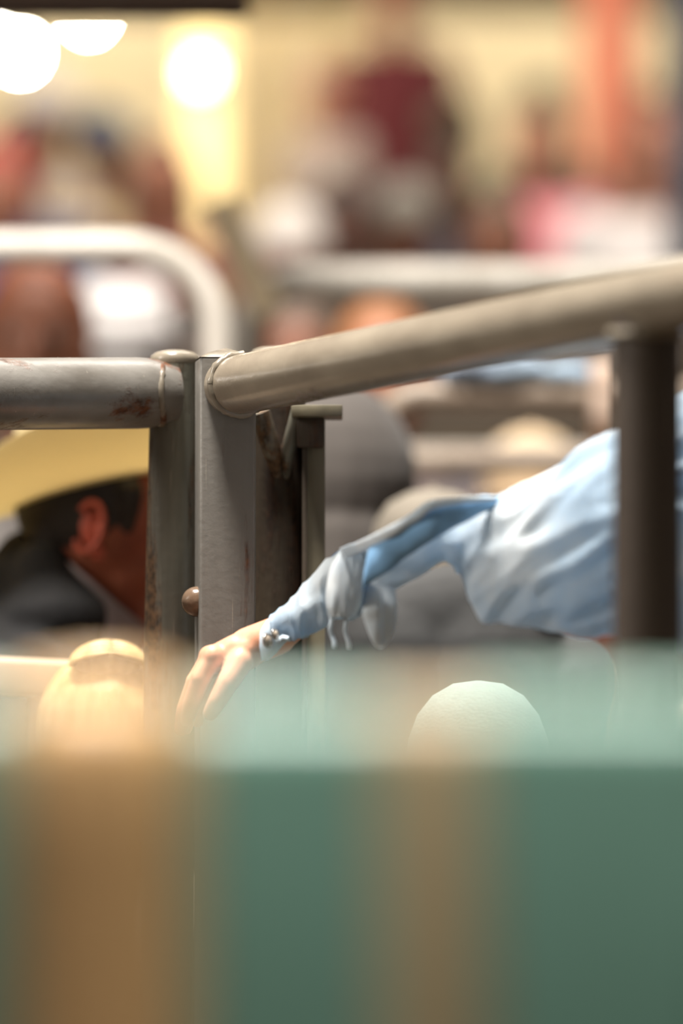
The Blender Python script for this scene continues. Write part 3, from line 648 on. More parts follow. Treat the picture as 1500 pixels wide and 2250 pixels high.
for i in range(49):
    an = 2*math.pi*i/48; q = cc + ux*math.cos(an) + Vector((0, 1, 0))*.079*math.sin(an)
    out = (q-cc).normalized(); rings.append([bm.verts.new(q+out*.004+Vector((-.012, 0, -.03))), bm.verts.new(q), bm.verts.new(q+Vector((.006, 0, .012))), bm.verts.new(q-out*.004+Vector((.004, 0, .010))), bm.verts.new(q-out*.005+Vector((-.01, 0, -.03)))])
for p, q in zip(rings, rings[1:]):
    for j in range(5): bm.faces.new((p[j], p[(j+1) % 5], q[(j+1) % 5], q[j]))
obj('shirt_collar', bm, mat('grey_lilac_cotton', (150, 138, 140), .85, .06, 40), t)
bm = bmesh.new(); add_caps(bm, pel+Vector((0, -.06, 0)), pel+Vector((0, .06, 0)), .13, .13)
for sg in (-1, 1):
    hip = pel+Vector((0, .09*sg, -.03)); kn = Vector((foot.x-.02, foot.y+.10*sg, .5)); an = Vector((foot.x-.03, foot.y+.1*sg, .12))
    add_caps(bm, hip, kn, .1, .072); add_caps(bm, kn, an, .072, .06)
remesh('jeans', bm, .012, cloth((50, 58, 80)), t, 3)
for sg in (-1, 1):
    bm = bmesh.new(); an = Vector((foot.x-.03, foot.y+.1*sg, .05)); add_caps(bm, an, an+Vector((.15, 0, -.008)), .048, .04); add_caps(bm, an, an+Vector((0, 0, .14)), .046, .05)
    remesh('boot', bm, .01, mat('boot_leather', (70, 46, 30), .5), t, 2)

# child with blond hair between the gate and the man
D = 5.30; hc = P(236, 1500, D)
base = Vector((hc.x, hc.y, 0)); t = empty('person', base, 'blond child whose hair bun shows low behind the left round post', 'person')
bm = bmesh.new(); hz = hc.z-.07
add_ell(bm, (hc.x, hc.y, hz), (.07, .085, .095)); add_ell(bm, (hc.x, hc.y+.02, hz-.05), (.05, .055, .055)); add_caps(bm, (hc.x, hc.y+.10, hz), (hc.x, hc.y+.1, hz-.02), .007, .012)
for sg in (-1, 1): add_ell(bm, (hc.x+.071*sg, hc.y, hz-.01), (.01, .017, .026))
add_caps(bm, (hc.x, hc.y, hz-.06), (hc.x, hc.y, hz-.16), .04, .046); add_caps(bm, (hc.x-.08, hc.y, hz-.2), (hc.x+.08, hc.y, hz-.2), .055, .055); add_caps(bm, (hc.x, hc.y, hz-.22), (hc.x, hc.y, hz-.5), .085, .09)
zh = hz-.52
for sg in (-1, 1):
    add_caps(bm, (hc.x+.13*sg, hc.y, hz-.21), (hc.x+.16*sg, hc.y, hz-.42), .034, .028); add_caps(bm, (hc.x+.16*sg, hc.y, hz-.42), (hc.x+.15*sg, hc.y+.05, hz-.6), .028, .02)
    for f in (-.016, -.005, .006, .017): add_caps(bm, (hc.x+.15*sg+f, hc.y+.055, hz-.62), (hc.x+.15*sg+f, hc.y+.07, hz-.69), .007, .006, 8, 2)
    add_caps(bm, (hc.x+.13*sg, hc.y+.06, hz-.61), (hc.x+.12*sg, hc.y+.08, hz-.655), .008, .007, 8, 2)
    add_caps(bm, (hc.x+.06*sg, hc.y, zh), (hc.x+.065*sg, hc.y, .3), .065, .045); add_caps(bm, (hc.x+.065*sg, hc.y, .3), (hc.x+.07*sg, hc.y, .06), .042, .032)
remesh('body', bm, .008, skin('fair'), t, 2)
m_bl = mat('blond_hair', (206, 180, 128), .45, .15, 60, .6, rgb2=(164, 134, 84), stretch=(1, 1, .2))
bm = bmesh.new(); add_ell(bm, (hc.x, hc.y-.012, hz+.015), (.078, .088, .092)); add_ell(bm, (hc.x, hc.y-.04, hz-.03), (.06, .05, .07)); hr = remesh('hair', bm, .005, m_bl, t, 2)
bc = P(237, 1449, D-.05); bm = bmesh.new(); add_ell(bm, bc-Vector((0, 0, .004)), (.038, .033, .0205))
for i in range(26):       # locks wound over the bun, parting near its middle
    a0 = -80+160*(i % 13)/12; side = -1 if i < 13 else 1; pts = []
    for k in range(9):
        th = math.radians(1+k*11.5)*side+.12; ph = math.radians(a0*.9)
        pts.append(bc+Vector((math.sin(th)*.040, math.cos(th)*math.sin(ph)*.034-.004*k*.4, math.cos(th)*math.cos(ph)*.0195-.001*k)))
    add_tube(bm, pts, [.0022, .0034, .004, .0042, .0042, .004, .0036, .003, .0018], 8)
obj('hair_bun', bm, m_bl, t)
bm = bmesh.new(); add_caps(bm, (hc.x-.085, hc.y, hz-.2), (hc.x+.085, hc.y, hz-.2), .066, .066); add_caps(bm, (hc.x, hc.y, hz-.24), (hc.x, hc.y, hz-.5), .105, .11)
for sg in (-1, 1): add_caps(bm, (hc.x+.13*sg, hc.y, hz-.21), (hc.x+.155*sg, hc.y, hz-.36), .046, .042)
remesh('shirt', bm, .01, cloth((226, 206, 180)), t, 3)
bm = bmesh.new(); add_caps(bm, (hc.x-.03, hc.y, zh+.03), (hc.x+.03, hc.y, zh+.03), .1, .1)
for sg in (-1, 1): add_caps(bm, (hc.x+.06*sg, hc.y, zh), (hc.x+.065*sg, hc.y, .3), .078, .058); add_caps(bm, (hc.x+.065*sg, hc.y, .3), (hc.x+.07*sg, hc.y, .1), .058, .05)
remesh('trousers', bm, .012, cloth((70, 84, 118)), t, 3)
for sg in (-1, 1):
    bm = bmesh.new(); add_caps(bm, (hc.x+.07*sg, hc.y-.01, .04), (hc.x+.075*sg, hc.y+.1, .035), .038, .033); remesh('shoe', bm, .008, cloth((210, 206, 200)), t, 2)

# cream plank behind, low at the left
pl = empty('cream_fence_board', (P(-200, 1500, 5.44).x, P(0, 1500, 5.44).y, 0), 'cream board rail low at the left edge below the man in the straw hat', 'fence board')
a = P(-300, 1429, 5.42); b = P(200, 1455, 5.42); bm = bmesh.new()
ang = math.atan2(b.z-a.z, b.x-a.x); mt = Matrix.Translation(a) @ Matrix.Rotation(-ang, 4, 'Y'); ln = (b-a).length
add_box(bm, (0, -.02, -.045), (ln+.01, .02, 0), mt, .008, 3); obj('board', bm, mat('cream_board_paint', (196, 172, 144), .6, .06, 12), pl)
for f in (.15, .8):
    q = a.lerp(b, f); bm = bmesh.new(); add_box(bm, (q.x-.02, q.y-.0+.02, 0), (q.x+.02, q.y+.05, q.z-.01), bevel=.004); obj('post', bm, mat('cream_board_paint', (196, 172, 144)), pl)

# child in pale knitted cap, low in the middle
D = 4.88; kc = P(1050, 1508, D); base = Vector((kc.x, kc.y, 0)); s_ = kc.z/1.10
t = empty('person', base, 'child in a pale aqua knitted cap low under the light blue sleeve', 'person')
bm = bmesh.new(); hz = kc.z-.085; X0, Y0 = kc.x, kc.y
add_ell(bm, (X0, Y0, hz), (.066, .08, .088)); add_ell(bm, (X0, Y0-.02, hz-.045), (.05, .052, .052)); add_caps(bm, (X0, Y0-.085, hz-.005), (X0, Y0-.09, hz-.022), .006, .011)
for sg in (-1, 1): add_ell(bm, (X0+.067*sg, Y0, hz-.01), (.01, .017, .025))
add_caps(bm, (X0, Y0, hz-.06), (X0, Y0, hz-.15), .038, .044); add_caps(bm, (X0-.075, Y0, hz-.19), (X0+.075, Y0, hz-.19), .05, .05); add_caps(bm, (X0, Y0, hz-.22), (X0, Y0, hz-.48), .08, .085)
for sg in (-1, 1):
    add_caps(bm, (X0+.12*sg, Y0, hz-.2), (X0+.14*sg, Y0, hz-.4), .032, .026); add_caps(bm, (X0+.14*sg, Y0, hz-.4), (X0+.13*sg, Y0-.05, hz-.57), .026, .019)
    for f in (-.015, -.005, .005, .015): add_caps(bm, (X0+.13*sg+f, Y0-.055, hz-.59), (X0+.13*sg+f, Y0-.07, hz-.655), .0068, .006, 8, 2)
    add_caps(bm, (X0+.115*sg, Y0-.06, hz-.58), (X0+.10*sg, Y0-.08, hz-.62), .008, .007, 8, 2)
    add_caps(bm, (X0+.055*sg, Y0, hz-.5), (X0+.06*sg, Y0, .28), .062, .043); add_caps(bm, (X0+.06*sg, Y0, .28), (X0+.065*sg, Y0, .05), .04, .03)
remesh('body', bm, .008, skin('fair'), t, 2)
m_cap = mat('aqua_knit', (134, 152, 148), .95, .05, 80, .6, bscale=300)
bm = bmesh.new(); rgs = lathe(bm, [(.084, -.055), (.089, -.052), (.090, -.02), (.087, .004), (.088, .006), (.084, .03), (.073, .055), (.055, .074), (.030, .086), (.003, .089)], Vector((X0, Y0, hz+.002)), 36, .84); bm.faces.new(rgs[-1]); obj('knitted_cap', bm, m_cap, t)
bm = bmesh.new(); add_caps(bm, (X0-.08, Y0, hz-.19), (X0+.08, Y0, hz-.19), .062, .062); add_caps(bm, (X0, Y0, hz-.23), (X0, Y0, hz-.48), .10, .105)
for sg in (-1, 1): add_caps(bm, (X0+.12*sg, Y0, hz-.2), (X0+.14*sg, Y0, hz-.4), .044, .038); add_caps(bm, (X0+.14*sg, Y0, hz-.4), (X0+.132*sg, Y0-.043, hz-.54), .038, .03)
remesh('jumper', bm, .01, cloth((150, 176, 170)), t, 3)
bm = bmesh.new(); add_caps(bm, (X0-.03, Y0, hz-.5), (X0+.03, Y0, hz-.5), .095, .095)
for sg in (-1, 1): add_caps(bm, (X0+.055*sg, Y0, hz-.53), (X0+.06*sg, Y0, .28), .075, .056); add_caps(bm, (X0+.06*sg, Y0, .28), (X0+.065*sg, Y0, .1), .056, .048)
remesh('trousers', bm, .012, cloth((80, 84, 96)), t, 3)
for sg in (-1, 1):
    bm = bmesh.new(); add_caps(bm, (X0+.065*sg, Y0+.01, .038), (X0+.07*sg, Y0-.1, .034), .037, .032); remesh('shoe', bm, .008, cloth((90, 70, 60)), t, 2)

# ================================================================ PERSON IN LIGHT BLUE SHIRT
def shirt_mat():
    m = bpy.data.materials.new('light_blue_western_cotton'); m.use_nodes = True
    nt = m.node_tree; N = nt.nodes; L = nt.links; b = N['Principled BSDF']
    tc = N.new('ShaderNodeTexCoord')
    n1 = N.new('ShaderNodeTexNoise'); n1.inputs['Scale'].default_value = 9; n1.inputs['Detail'].default_value = 4; L.new(tc.outputs['Object'], n1.inputs['Vector'])
    cr = N.new('ShaderNodeValToRGB'); cr.color_ramp.elements[0].position = .38; cr.color_ramp.elements[1].position = .62
    cr.color_ramp.elements[0].color = lin((204, 226, 244)); cr.color_ramp.elements[1].color = lin((240, 246, 250)); L.new(n1.outputs[0], cr.inputs[0]); L.new(cr.outputs[0], b.inputs['Base Color'])
    wv = N.new('ShaderNodeTexNoise'); wv.inputs['Scale'].default_value = 600; L.new(tc.outputs['Object'], wv.inputs['Vector'])
    bp = N.new('ShaderNodeBump'); bp.inputs['Strength'].default_value = .2; bp.inputs['Distance'].default_value = .001; L.new(wv.outputs[0], bp.inputs['Height']); L.new(bp.outputs[0], b.inputs['Normal'])
    b.inputs['Roughness'].default_value = .85; b.inputs['Sheen Weight'].default_value = .15
    return m
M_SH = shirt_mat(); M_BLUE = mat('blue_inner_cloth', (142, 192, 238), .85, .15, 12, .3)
M_GREY = mat('dark_grey_cloth', (66, 66, 66), .9, .1, 14, .3)
foot = Vector((.62, 4.75, 0))
t = empty('person', foot, 'person in a light blue shirt leaning over the railing with one arm stretched left', 'person')
m_hand = mat('skin_hand', (236, 172, 138), .45, .05, 40, .15, rgb2=(222, 154, 122))
# stations: top outline, bottom outline, depth
ST = [((1760, 700), (1720, 1440), 4.60), ((1660, 770), (1640, 1445), 4.58), ((1560, 838), (1560, 1440), 4.56), ((1450, 890), (1450, 1425), 4.56), ((1350, 944), (1352, 1402), 4.57), ((1260, 997), (1262, 1394), 4.59),
      ((1170, 1049), (1168, 1374), 4.62), ((1110, 1086), (1100, 1366), 4.64), ((1055, 1108), (1048, 1352), 4.66), ((1010, 1128), (1012, 1268), 4.68), ((960, 1148), (980, 1232), 4.70), ((905, 1166), (930, 1262), 4.72), ((850, 1184), (876, 1292), 4.75),
      ((800, 1196), (822, 1330), 4.78), ((760, 1203), (772, 1362), 4.80), ((722, 1228), (738, 1360), 4.81), ((690, 1262), (714, 1376), 4.82), ((658, 1298), (680, 1390), 4.83), ((628, 1330), (648, 1402), 4.84), ((606, 1346), (625, 1412), 4.85), ((590, 1360), (610, 1420), 4.855)]
def interp(stn, n):
    out = []
    m_ = len(stn)-1
    for i in range(n+1):
        f = i/n*m_; k = min(int(f), m_-1); u = f-k
        g = [stn[max(k-1, 0)], stn[k], stn[k+1], stn[min(k+2, m_)]]
        def cm(a, b, c, d): return .5*((2*b)+(-a+c)*u+(2*a-5*b+4*c-d)*u*u+(-a+3*b-3*c+d)*u**3)
        out.append((tuple(cm(*[q[0][j] for q in g]) for j in (0, 1)), tuple(cm(*[q[1][j] for q in g]) for j in (0, 1)), cm(*[q[2] for q in g])))
    return out
def loft(name, stn, n, seg, m, parent, fold, depthk=.8, dmax=.085, thick=None, dmin=.0):
    st = interp(stn, n); bm = bmesh.new(); rings = []
    for i, (T, B, D) in enumerate(st):
        a = P(*T, D); b = P(*B, D); c = (a+b)/2; h = (a-b)/2; dep = max(min(h.length*depthk, dmax), dmin); ring = []
        for k in range(seg):
            an = 2*math.pi*k/seg; u = math.cos(an); v = math.sin(an)
            q = c + h*u + Vector((0, 1, 0))*dep*v
            nrm = (h.normalized()*u + Vector((0, 1, 0))*v)
            q = q + nrm*fold(i/n, an, q)*min(1, abs(v)*2+.25)
            ring.append(bm.verts.new(q))
        rings.append(ring)
    for p, q in zip(rings, rings[1:]):
        for k in range(seg): bm.faces.new((p[k], p[(k+1) % seg], q[(k+1) % seg], q[k]))
    if thick: bmesh.ops.solidify(bm, geom=bm.faces[:], thickness=thick)
    return obj(name, bm, m, parent)
dirf = Vector((.82, 0, .57)).normalized(); crs = Vector((-.57, 0, .82))
def foldf(f, an, q):
    # long creases running down the arm
    w1 = noise.noise(Vector((q.dot(dirf)*9, q.dot(crs)*42, q.y*14))); w2 = noise.noise(Vector((q.dot(dirf)*20+7, q.dot(crs)*80, q.y*30)))
    amp = .017 if f < .5 else .009
    if f > .62: # gathered folds across the elbow
        w1 = .6*w1 + .8*noise.noise(Vector((q.x*75, q.z*12, q.y*16)))
    return amp*(-abs(w1)*1.7+.45) + .0035*w2
loft('shirt_sleeve', ST, 190, 96, M_SH, t, foldf, dmax=.075, thick=-.0016, dmin=.026)
# bright blue band lying along the upper edge of the sleeve
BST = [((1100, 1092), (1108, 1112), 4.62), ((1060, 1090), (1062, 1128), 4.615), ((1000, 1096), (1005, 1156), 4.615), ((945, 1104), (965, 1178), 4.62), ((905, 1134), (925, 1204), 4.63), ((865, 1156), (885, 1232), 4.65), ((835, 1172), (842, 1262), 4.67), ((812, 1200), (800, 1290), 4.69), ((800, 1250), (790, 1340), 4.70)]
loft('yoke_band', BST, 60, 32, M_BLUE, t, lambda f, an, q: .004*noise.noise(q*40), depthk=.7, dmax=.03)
# pale rolled edge above it
BST2 = [((1090, 1088), (1092, 1098), 4.60), ((1000, 1092), (1000, 1108), 4.60), ((942, 1101), (950, 1120), 4.60), ((900, 1130), (912, 1148), 4.62), ((850, 1158), (860, 1180), 4.64), ((790, 1188), (800, 1210), 4.70), ((745, 1204), (760, 1226), 4.76)]
loft('rolled_seam', BST2, 60, 20, M_SH, t, lambda f, an, q: .0015*noise.noise(q*60), depthk=.9)
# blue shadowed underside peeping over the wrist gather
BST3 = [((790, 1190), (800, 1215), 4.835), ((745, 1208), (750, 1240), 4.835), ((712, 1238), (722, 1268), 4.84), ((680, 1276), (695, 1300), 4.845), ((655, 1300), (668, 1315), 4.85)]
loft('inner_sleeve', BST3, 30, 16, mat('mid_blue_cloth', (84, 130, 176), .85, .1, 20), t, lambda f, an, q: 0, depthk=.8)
# hanging loop of cloth below the elbow
LST = [((800, 1285), (868, 1290), 4.71), ((796, 1330), (872, 1325), 4.70), ((800, 1365), (872, 1362), 4.70), ((812, 1398), (866, 1392), 4.70), ((825, 1420), (852, 1414), 4.70), ((836, 1424), (842, 1423), 4.70)]
loft('hanging_fold', LST, 40, 40, M_SH, t, lambda f, an, q: -.006*math.exp(-((q.x-P(850, 0, 4.7).x)/.006)**2)+.002*noise.noise(q*60), depthk=.55)
# gathered knot with two hanging ties
KST = [((752, 1203), (790, 1206), 4.765), ((728, 1240), (806, 1240), 4.765), ((716, 1290), (808, 1290), 4.765), ((716, 1335), (790, 1335), 4.765), ((726, 1356), (780, 1356), 4.765)]
loft('gathered_knot', KST, 50, 64, M_SH, t, lambda f, an, q: .005*abs(noise.noise(Vector((q.x*110, q.z*14, q.y*60))))-.002, depthk=.7)
for (x0, y0, x1, y1) in ((724, 1345, 733, 1424), (756, 1345, 765, 1426)):
    a = P(x0, y0, 4.765); b = P(x1, y1, 4.765); pts = [a.lerp(b, i/10)+Vector((.0012*math.sin(i*.9), .001*math.cos(i), 0)) for i in range(11)]
    bm = bmesh.new(); add_tube(bm, pts, [.0030, .0026, .0024, .0022, .0022, .0022, .0022, .0024, .0024, .0027, .002], 10); obj('tie_string', bm, M_SH, t)
# cuff
CST = [((622, 1334), (640, 1408), 4.84), ((600, 1350), (622, 1418), 4.842), ((584, 1366), (606, 1436), 4.844), ((573, 1384), (592, 1448), 4.846), ((569, 1400), (580, 1452), 4.848), ((569, 1412), (574, 1452), 4.85)]
loft('cuff', CST, 50, 64, M_SH, t, lambda f, an, q: .0012*noise.noise(q*90)+(.0012 if f < .08 or f > .9 else 0), depthk=.62)
m_pearl = mat('pearl_snap', (214, 196, 176), .15, .2, 60, coat=1.0); m_ring = mat('silver_ring', (190, 186, 180), .15, .02, 40, spec=1)
m_ring.node_tree.nodes['Principled BSDF'].inputs['Metallic'].default_value = 1
for (x, y, rr) in ((588, 1408, 17), (605, 1394, 13)):
    c = P(x, y, 4.81); r = S(rr, 4.8); RM = Matrix.Rotation(math.radians(52), 3, 'Z') @ Matrix.Rotation(math.radians(82), 3, 'X')
    bm = bmesh.new(); rgs = lathe(bm, [(.0005, r*.32), (r*.4, r*.28), (r*.72, r*.12), (r*.74, 0)], c, 20, 1, RM); bp_ = obj('snap_button', bm, m_pearl, t)
    x_, y_ = RM @ Vector((1, 0, 0)), RM @ Vector((0, 1, 0)); bm = bmesh.new()
    add_tube(bm, [c+x_*r*.86*math.cos(2*math.pi*i/24)+y_*r*.86*math.sin(2*math.pi*i/24) for i in range(25)], r*.16, 8); obj('snap_rim', bm, m_ring, bp_)
bm = bmesh.new(); a = P(612, 1412, 4.815); b = P(634, 1404, 4.81); add_tube(bm, [a, a.lerp(b, .5)+Vector((0, 0, .003)), b], [.0042, .0032, .0026], 10); obj('cuff_tab', bm, M_SH, t)
# body: forearm, wrist and drooping hand, plus the rest of the figure outside the frame
bm = bmesh.new()
wr = P(545, 1421, 4.865)
add_caps(bm, P(650, 1368, 4.845), P(610, 1396, 4.855), .016, .0185, 24, 6); add_caps(bm, P(610, 1396, 4.86), wr, .0195, .0195, 24, 6)
add_ell(bm, P(538, 1432, 4.865), (.026, .0235, .019), Matrix.Rotation(math.radians(-32), 3, 'Y'))
kn = P(478, 1452, 4.875)
add_caps(bm, P(522, 1430, 4.862), P(478, 1448, 4.862), .0175, .0155, 20, 5); add_caps(bm, P(520, 1438, 4.885), P(476, 1456, 4.89), .018, .0155, 20, 5); add_caps(bm, P(530, 1444, 4.905), P(490, 1470, 4.915), .016, .0145, 20, 5)
fing = [((468, 1442, 4.852), (440, 1490, 4.850), (420, 1545, 4.856), (412, 1580, 4.864)), ((462, 1444, 4.872), (430, 1498, 4.872), (406, 1560, 4.878), (398, 1602, 4.888)),
        ((470, 1452, 4.893), (440, 1506, 4.896), (416, 1562, 4.903), (408, 1600, 4.912)), ((484, 1464, 4.915), (458, 1512, 4.920), (440, 1556, 4.928), (434, 1586, 4.936))]
for f, rr in zip(fing, (.0098, .010, .0096, .0086)):
    q = [P(*k) for k in f]
    add_caps(bm, q[0], q[1], rr*1.06, rr, 16, 4); add_caps(bm, q[1], q[2], rr, rr*.9, 16, 4); add_caps(bm, q[2], q[3], rr*.9, rr*.74, 16, 4)
    add_ell(bm, q[0], (rr*1.25,)*3); add_ell(bm, q[1], (rr*1.06,)*3)
q = [P(528, 1452, 4.848), P(500, 1500, 4.836), P(478, 1538, 4.834), P(462, 1566, 4.84)]
add_caps(bm, q[0], q[1], .0135, .0115, 16, 4); add_caps(bm, q[1], q[2], .0112, .0098, 16, 4); add_caps(bm, q[2], q[3], .0098, .008, 16, 4)
bh = remesh('forearm', bm, .0022, m_hand, t, 4)
# continuous body beyond the frame edge
bm = bmesh.new()
shv = P(1640, 1100, 4.58)
neck = Vector((.50, 4.60, 1.50)); head = Vector((.545, 4.56, 1.65)); pelv = Vector((.78, 4.80, .93))
add_ell(bm, head, (.075, .09, .11)); add_ell(bm, head+Vector((-.01, -.03, -.05)), (.055, .06, .06)); add_caps(bm, head+Vector((-.0, -.095, 0)), head+Vector((-.0, -.108, -.022)), .008, .013)
for sg in (-1, 1): add_ell(bm, head+Vector((.075*sg, .01, -.01)), (.011, .019, .03))
add_ell(bm, head+Vector((0, -.086, -.062)), (.024, .008, .009))
add_caps(bm, head+Vector((0, .01, -.07)), neck, .05, .056); add_caps(bm, neck+Vector((.02, .03, -.08)), pelv, .11, .12)
add_caps(bm, neck+Vector((-.04, .0, -.10)), neck+Vector((.22, .05, -.12)), .06, .06)
sR = neck+Vector((.24, .05, -.13)); eR = sR+Vector((.08, .02, -.27)); hR = eR+Vector((.0, -.12, -.2))
add_caps(bm, sR, eR, .045, .036); add_caps(bm, eR, hR, .036, .025); add_caps(bm, hR, hR+Vector((0, -.02, -.05)), .024, .03)
for f, ln in zip((-.027, -.009, .009, .027), (.055, .068, .072, .06)):
    k0 = hR+Vector((f, -.025, -.07)); add_caps(bm, k0, k0+Vector((0, -.01, -ln*.6)), .0095, .008, 8, 2); add_caps(bm, k0+Vector((0, -.01, -ln*.6)), k0+Vector((0, -.03, -ln)), .008, .007, 8, 2)
add_caps(bm, hR+Vector((-.025, -.02, -.03)), hR+Vector((-.055, -.03, -.07)), .011, .009)
for sg in (-1, 1):
    hip = pelv+Vector((0, .09*sg, -.02)); k_ = Vector((.80, 4.78+.11*sg, .49)); an = Vector((.82, 4.80+.12*sg, .08))
    add_caps(bm, hip, k_, .08, .056); add_caps(bm, k_, an, .054, .037); add_caps(bm, an, an+Vector((-.12, 0, -.035)), .034, .031)
remesh('body', bm, .008, m_hand, t, 4)
bm = bmesh.new(); add_caps(bm, neck+Vector((.0, .02, -.115)), neck+Vector((.22, .05, -.13)), .085, .08); add_caps(bm, neck+Vector((.06, .03, -.16)), pelv+Vector((-.01, 0, .06)), .14, .145); add_caps(bm, neck+Vector((.02, .01, -.03)), neck+Vector((.04, .02, -.1)), .062, .09)
add_caps(bm, sR, eR, .064, .052); add_caps(bm, eR, eR.lerp(hR, .85), .052, .04)
remesh('shirt', bm, .008, M_SH, t, 3, lambda co, n: co+n*.006*noise.noise(co*13))
bm = bmesh.new(); add_caps(bm, pelv+Vector((0, -.06, .0)), pelv+Vector((0, .06, .0)), .13, .13)
for sg in (-1, 1):
    hip = pelv+Vector((0, .09*sg, -.02)); k_ = Vector((.80, 4.78+.11*sg, .49)); an = Vector((.82, 4.80+.12*sg, .12)); add_caps(bm, hip, k_, .1, .072); add_caps(bm, k_, an, .072, .06)
remesh('jeans', bm, .012, cloth((70, 84, 112)), t, 3)
for sg in (-1, 1):
    bm = bmesh.new(); an = Vector((.82, 4.80+.12*sg, .05)); add_caps(bm, an, an+Vector((-.15, 0, -.008)), .048, .04); add_caps(bm, an, an+Vector((0, 0, .14)), .046, .05); remesh('boot', bm, .01, mat('boot_leather', (70, 46, 30), .5), t, 2)
bm = bmesh.new(); add_ell(bm, head+Vector((0, .02, .022)), (.083, .093, .103)); add_ell(bm, head+Vector((0, .05, -.03)), (.07, .055, .06)); remesh('hair', bm, .006, mat('hair_brown', (84, 60, 42), .5, .2, 60), t, 2)

# person in dark grey behind the elbow
person(0, 0, 0, '', (0, 0, 0)) if False else None
D = 5.28
t = empty('person', (P(955, 1500, D).x, P(955, 1500, D).y, 0), 'person bent low in dark grey clothes under the light blue sleeve', 'person')
X0 = P(945, 1300, D).x; Y0 = P(945, 1300, D).y; zb = P(945, 1215, D).z
bm = bmesh.new(); add_caps(bm, (X0+.03, Y0+.02, zb-.16), (X0+.02, Y0+.03, .62), .065, .08)
h_ = Vector((X0+.06, Y0+.22, zb-.14)); add_caps(bm, (X0+.05, Y0+.02, zb-.14), h_+Vector((0, -.09, -.03)), .06, .045); add_ell(bm, h_, (.07, .085, .095)); add_ell(bm, h_+Vector((0, .04, -.05)), (.05, .05, .055)); add_caps(bm, h_+Vector((0, .085, 0)), h_+Vector((0, .1, -.02)), .007, .012)
for sg in (-1, 1):
    add_ell(bm, h_+Vector((.07*sg, 0, -.01)), (.01, .017, .026))
    s1 = Vector((X0+.04+.13*sg, Y0+.02, zb-.14)); e1 = s1+Vector((.02*sg, .10, -.24)); w1 = e1+Vector((-.04*sg, .12, -.12)); add_caps(bm, s1, e1, .04, .032); add_caps(bm, e1, w1, .032, .022)
    for f in (-.018, -.006, .006, .018): add_caps(bm, w1+Vector((f, .02, -.02)), w1+Vector((f, .05, -.08)), .008, .0065, 8, 2)
    add_caps(bm, w1+Vector((-.02*sg, .01, -.01)), w1+Vector((-.045*sg, .03, -.04)), .009, .008, 8, 2)
    add_caps(bm, (X0+.02+.075*sg, Y0, .62), (X0+.02+.09*sg, Y0, .33), .075, .052); add_caps(bm, (X0+.02+.09*sg, Y0, .33), (X0+.02+.09*sg, Y0, .06), .05, .036)
remesh('body', bm, .009, skin('tan'), t, 2)
bm = bmesh.new()
add_caps(bm, (X0-.07, Y0, zb-.085), (X0+.085, Y0, zb-.062), .058, .058); add_caps(bm, (X0-.045, Y0+.01, zb-.12), (X0-.03, Y0+.02, .66), .09, .11); add_caps(bm, (X0+.06, Y0+.01, zb-.12), (X0+.06, Y0+.02, .66), .09, .11)
for sg in (-1, 1):
    s1 = Vector((X0+.04+.11*sg, Y0+.02, zb-.14)); e1 = s1+Vector((.02*sg, .10, -.24)); w1 = e1+Vector((-.04*sg, .12, -.12)); add_caps(bm, s1, e1, .055, .045); add_caps(bm, e1, e1.lerp(w1, .85), .045, .034)
remesh('jacket', bm, .008, M_GREY, t, 2, lambda co, n: co+n*.005*noise.noise(co*12))
bm = bmesh.new(); add_caps(bm, (X0-.04, Y0, .64), (X0+.08, Y0, .64), .11, .11)
for sg in (-1, 1): add_caps(bm, (X0+.02+.075*sg, Y0, .6), (X0+.02+.09*sg, Y0, .33), .09, .068); add_caps(bm, (X0+.02+.09*sg, Y0, .33), (X0+.02+.09*sg, Y0, .1), .068, .058)
remesh('trousers', bm, .012, cloth((58, 58, 62)), t, 2)
for sg in (-1, 1):
    bm = bmesh.new(); add_caps(bm, (X0+.02+.09*sg, Y0-.01, .045), (X0+.02+.095*sg, Y0+.13, .04), .044, .038); remesh('shoe', bm, .009, cloth((50, 44, 40)), t, 2)
bm = bmesh.new(); add_ell(bm, h_+Vector((0, -.015, .016)), (.077, .088, .094)); remesh('hair', bm, .006, mat('hair_dark', (50, 38, 30), .5, .2, 60), t, 2)

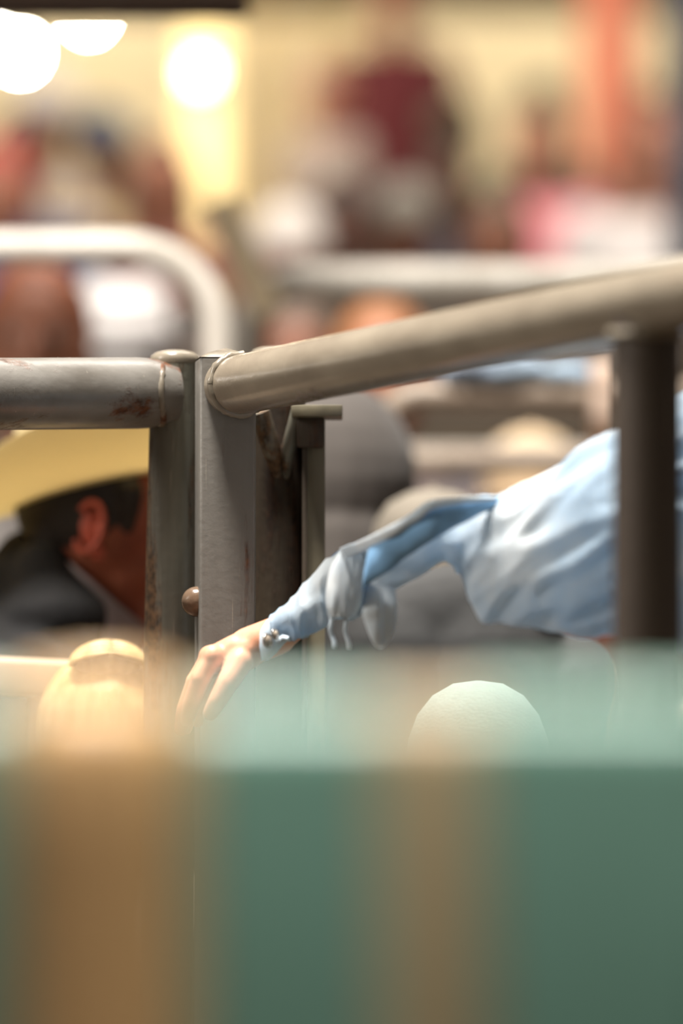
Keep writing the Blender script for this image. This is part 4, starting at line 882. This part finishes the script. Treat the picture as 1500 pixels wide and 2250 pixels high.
# ================================================================ FOREGROUND: green boards and tan uprights
D = 2.2
m_green = mat('green_paint', (132, 178, 164), .3, .05, 5, .1, rgb2=(120, 164, 148))
m_tan = mat('tan_wood', (238, 196, 142), .4, .12, 14, .2, rgb2=(214, 168, 112), stretch=(3, 3, .12))
m_tan2 = mat('dull_tan_wood', (206, 182, 146), .5, .12, 14, .2, rgb2=(190, 166, 130), stretch=(3, 3, .12))
t = empty('slatted_barrier', (0, P(0, 1560, D).y, 0), 'green boards with tan wooden uprights, blurred across the foreground', 'barrier')
def board(x0, x1, ytop, yoff, th, m, name, x0b=None, x1b=None, rt_=.018):
    a = P(x0, ytop, D); b = P(x1, ytop, D); y = a.y+yoff; zt = a.z
    fa = P(x0b if x0b is not None else x0, 2250, D).x; fb = P(x1b if x1b is not None else x1, 2250, D).x; zf = P(0, 2250, D).z
    bm = bmesh.new()
    # rounded-top slat: profile in y-z swept in x, tapering with height
    prof = []
    for i in range(13):
        an = math.pi*i/12; prof.append((-math.cos(an)*th/2, zt-rt_+math.sin(an)*rt_))
    prof = [(-th/2, .0), (-th/2, zf)] + prof + [(th/2, zf), (th/2, .0)]
    L_, R_ = [], []
    for (yy, z) in prof:
        k = (zt-z)/(zt-zf); xl = a.x+(fa-a.x)*min(k, 1.3); xr = b.x+(fb-b.x)*min(k, 1.3)
        L_.append(bm.verts.new((xl, y+yy, z))); R_.append(bm.verts.new((xr, y+yy, z)))
    n = len(prof)
    for i in range(n): bm.faces.new((L_[i], L_[(i+1) % n], R_[(i+1) % n], R_[i]))
    bm.faces.new(L_[::-1]); bm.faces.new(R_)
    es = [e for e in bm.edges if len(e.link_faces) == 2 and e.calc_face_angle(0) > .9 and e.calc_length() < 1.5]
    bmesh.ops.bevel(bm, geom=es, offset=.004, segments=2, affect='EDGES')
    return obj(name, bm, m, t, sharp=.7)
board(-420, 22, 1530, 0, .035, m_green, 'green_board')
board(438, 824, 1538, 0, .035, m_green, 'green_board', 438, 838)
board(1052, 1560, 1528, 0, .035, m_green, 'green_board', 1078, 1600)
board(1580, 2000, 1528, 0, .035, m_green, 'green_board')
board(780, 1110, 1540, .022, .03, m_tan2, 'tan_upright', 780, 1130)
c = P(228, 1520, D)
bm = bmesh.new(); rr = S(202, D)
rgs = lathe(bm, [(rr*.93, -c.z), (rr*.95, -.25), (rr, -.06), (rr, -.02), (rr*.93, -.008), (rr*.7, .001), (rr*.3, .004), (.001, .0045)], Vector((c.x, c.y-.01, c.z)), 40); bm.faces.new(rgs[-1]); bm.faces.new(rgs[0][::-1]); obj('round_upright', bm, m_tan, t)
yb = P(0, 1560, D).y
bm = bmesh.new(); add_box(bm, (-.8, yb+.045, .5), (.8, yb+.075, .6), bevel=.005); obj('cross_rail', bm, m_tan2, t)
bpy.context.view_layer.update()
if hasattr(sc, 'cycles'): sc.cycles.use_denoising = True
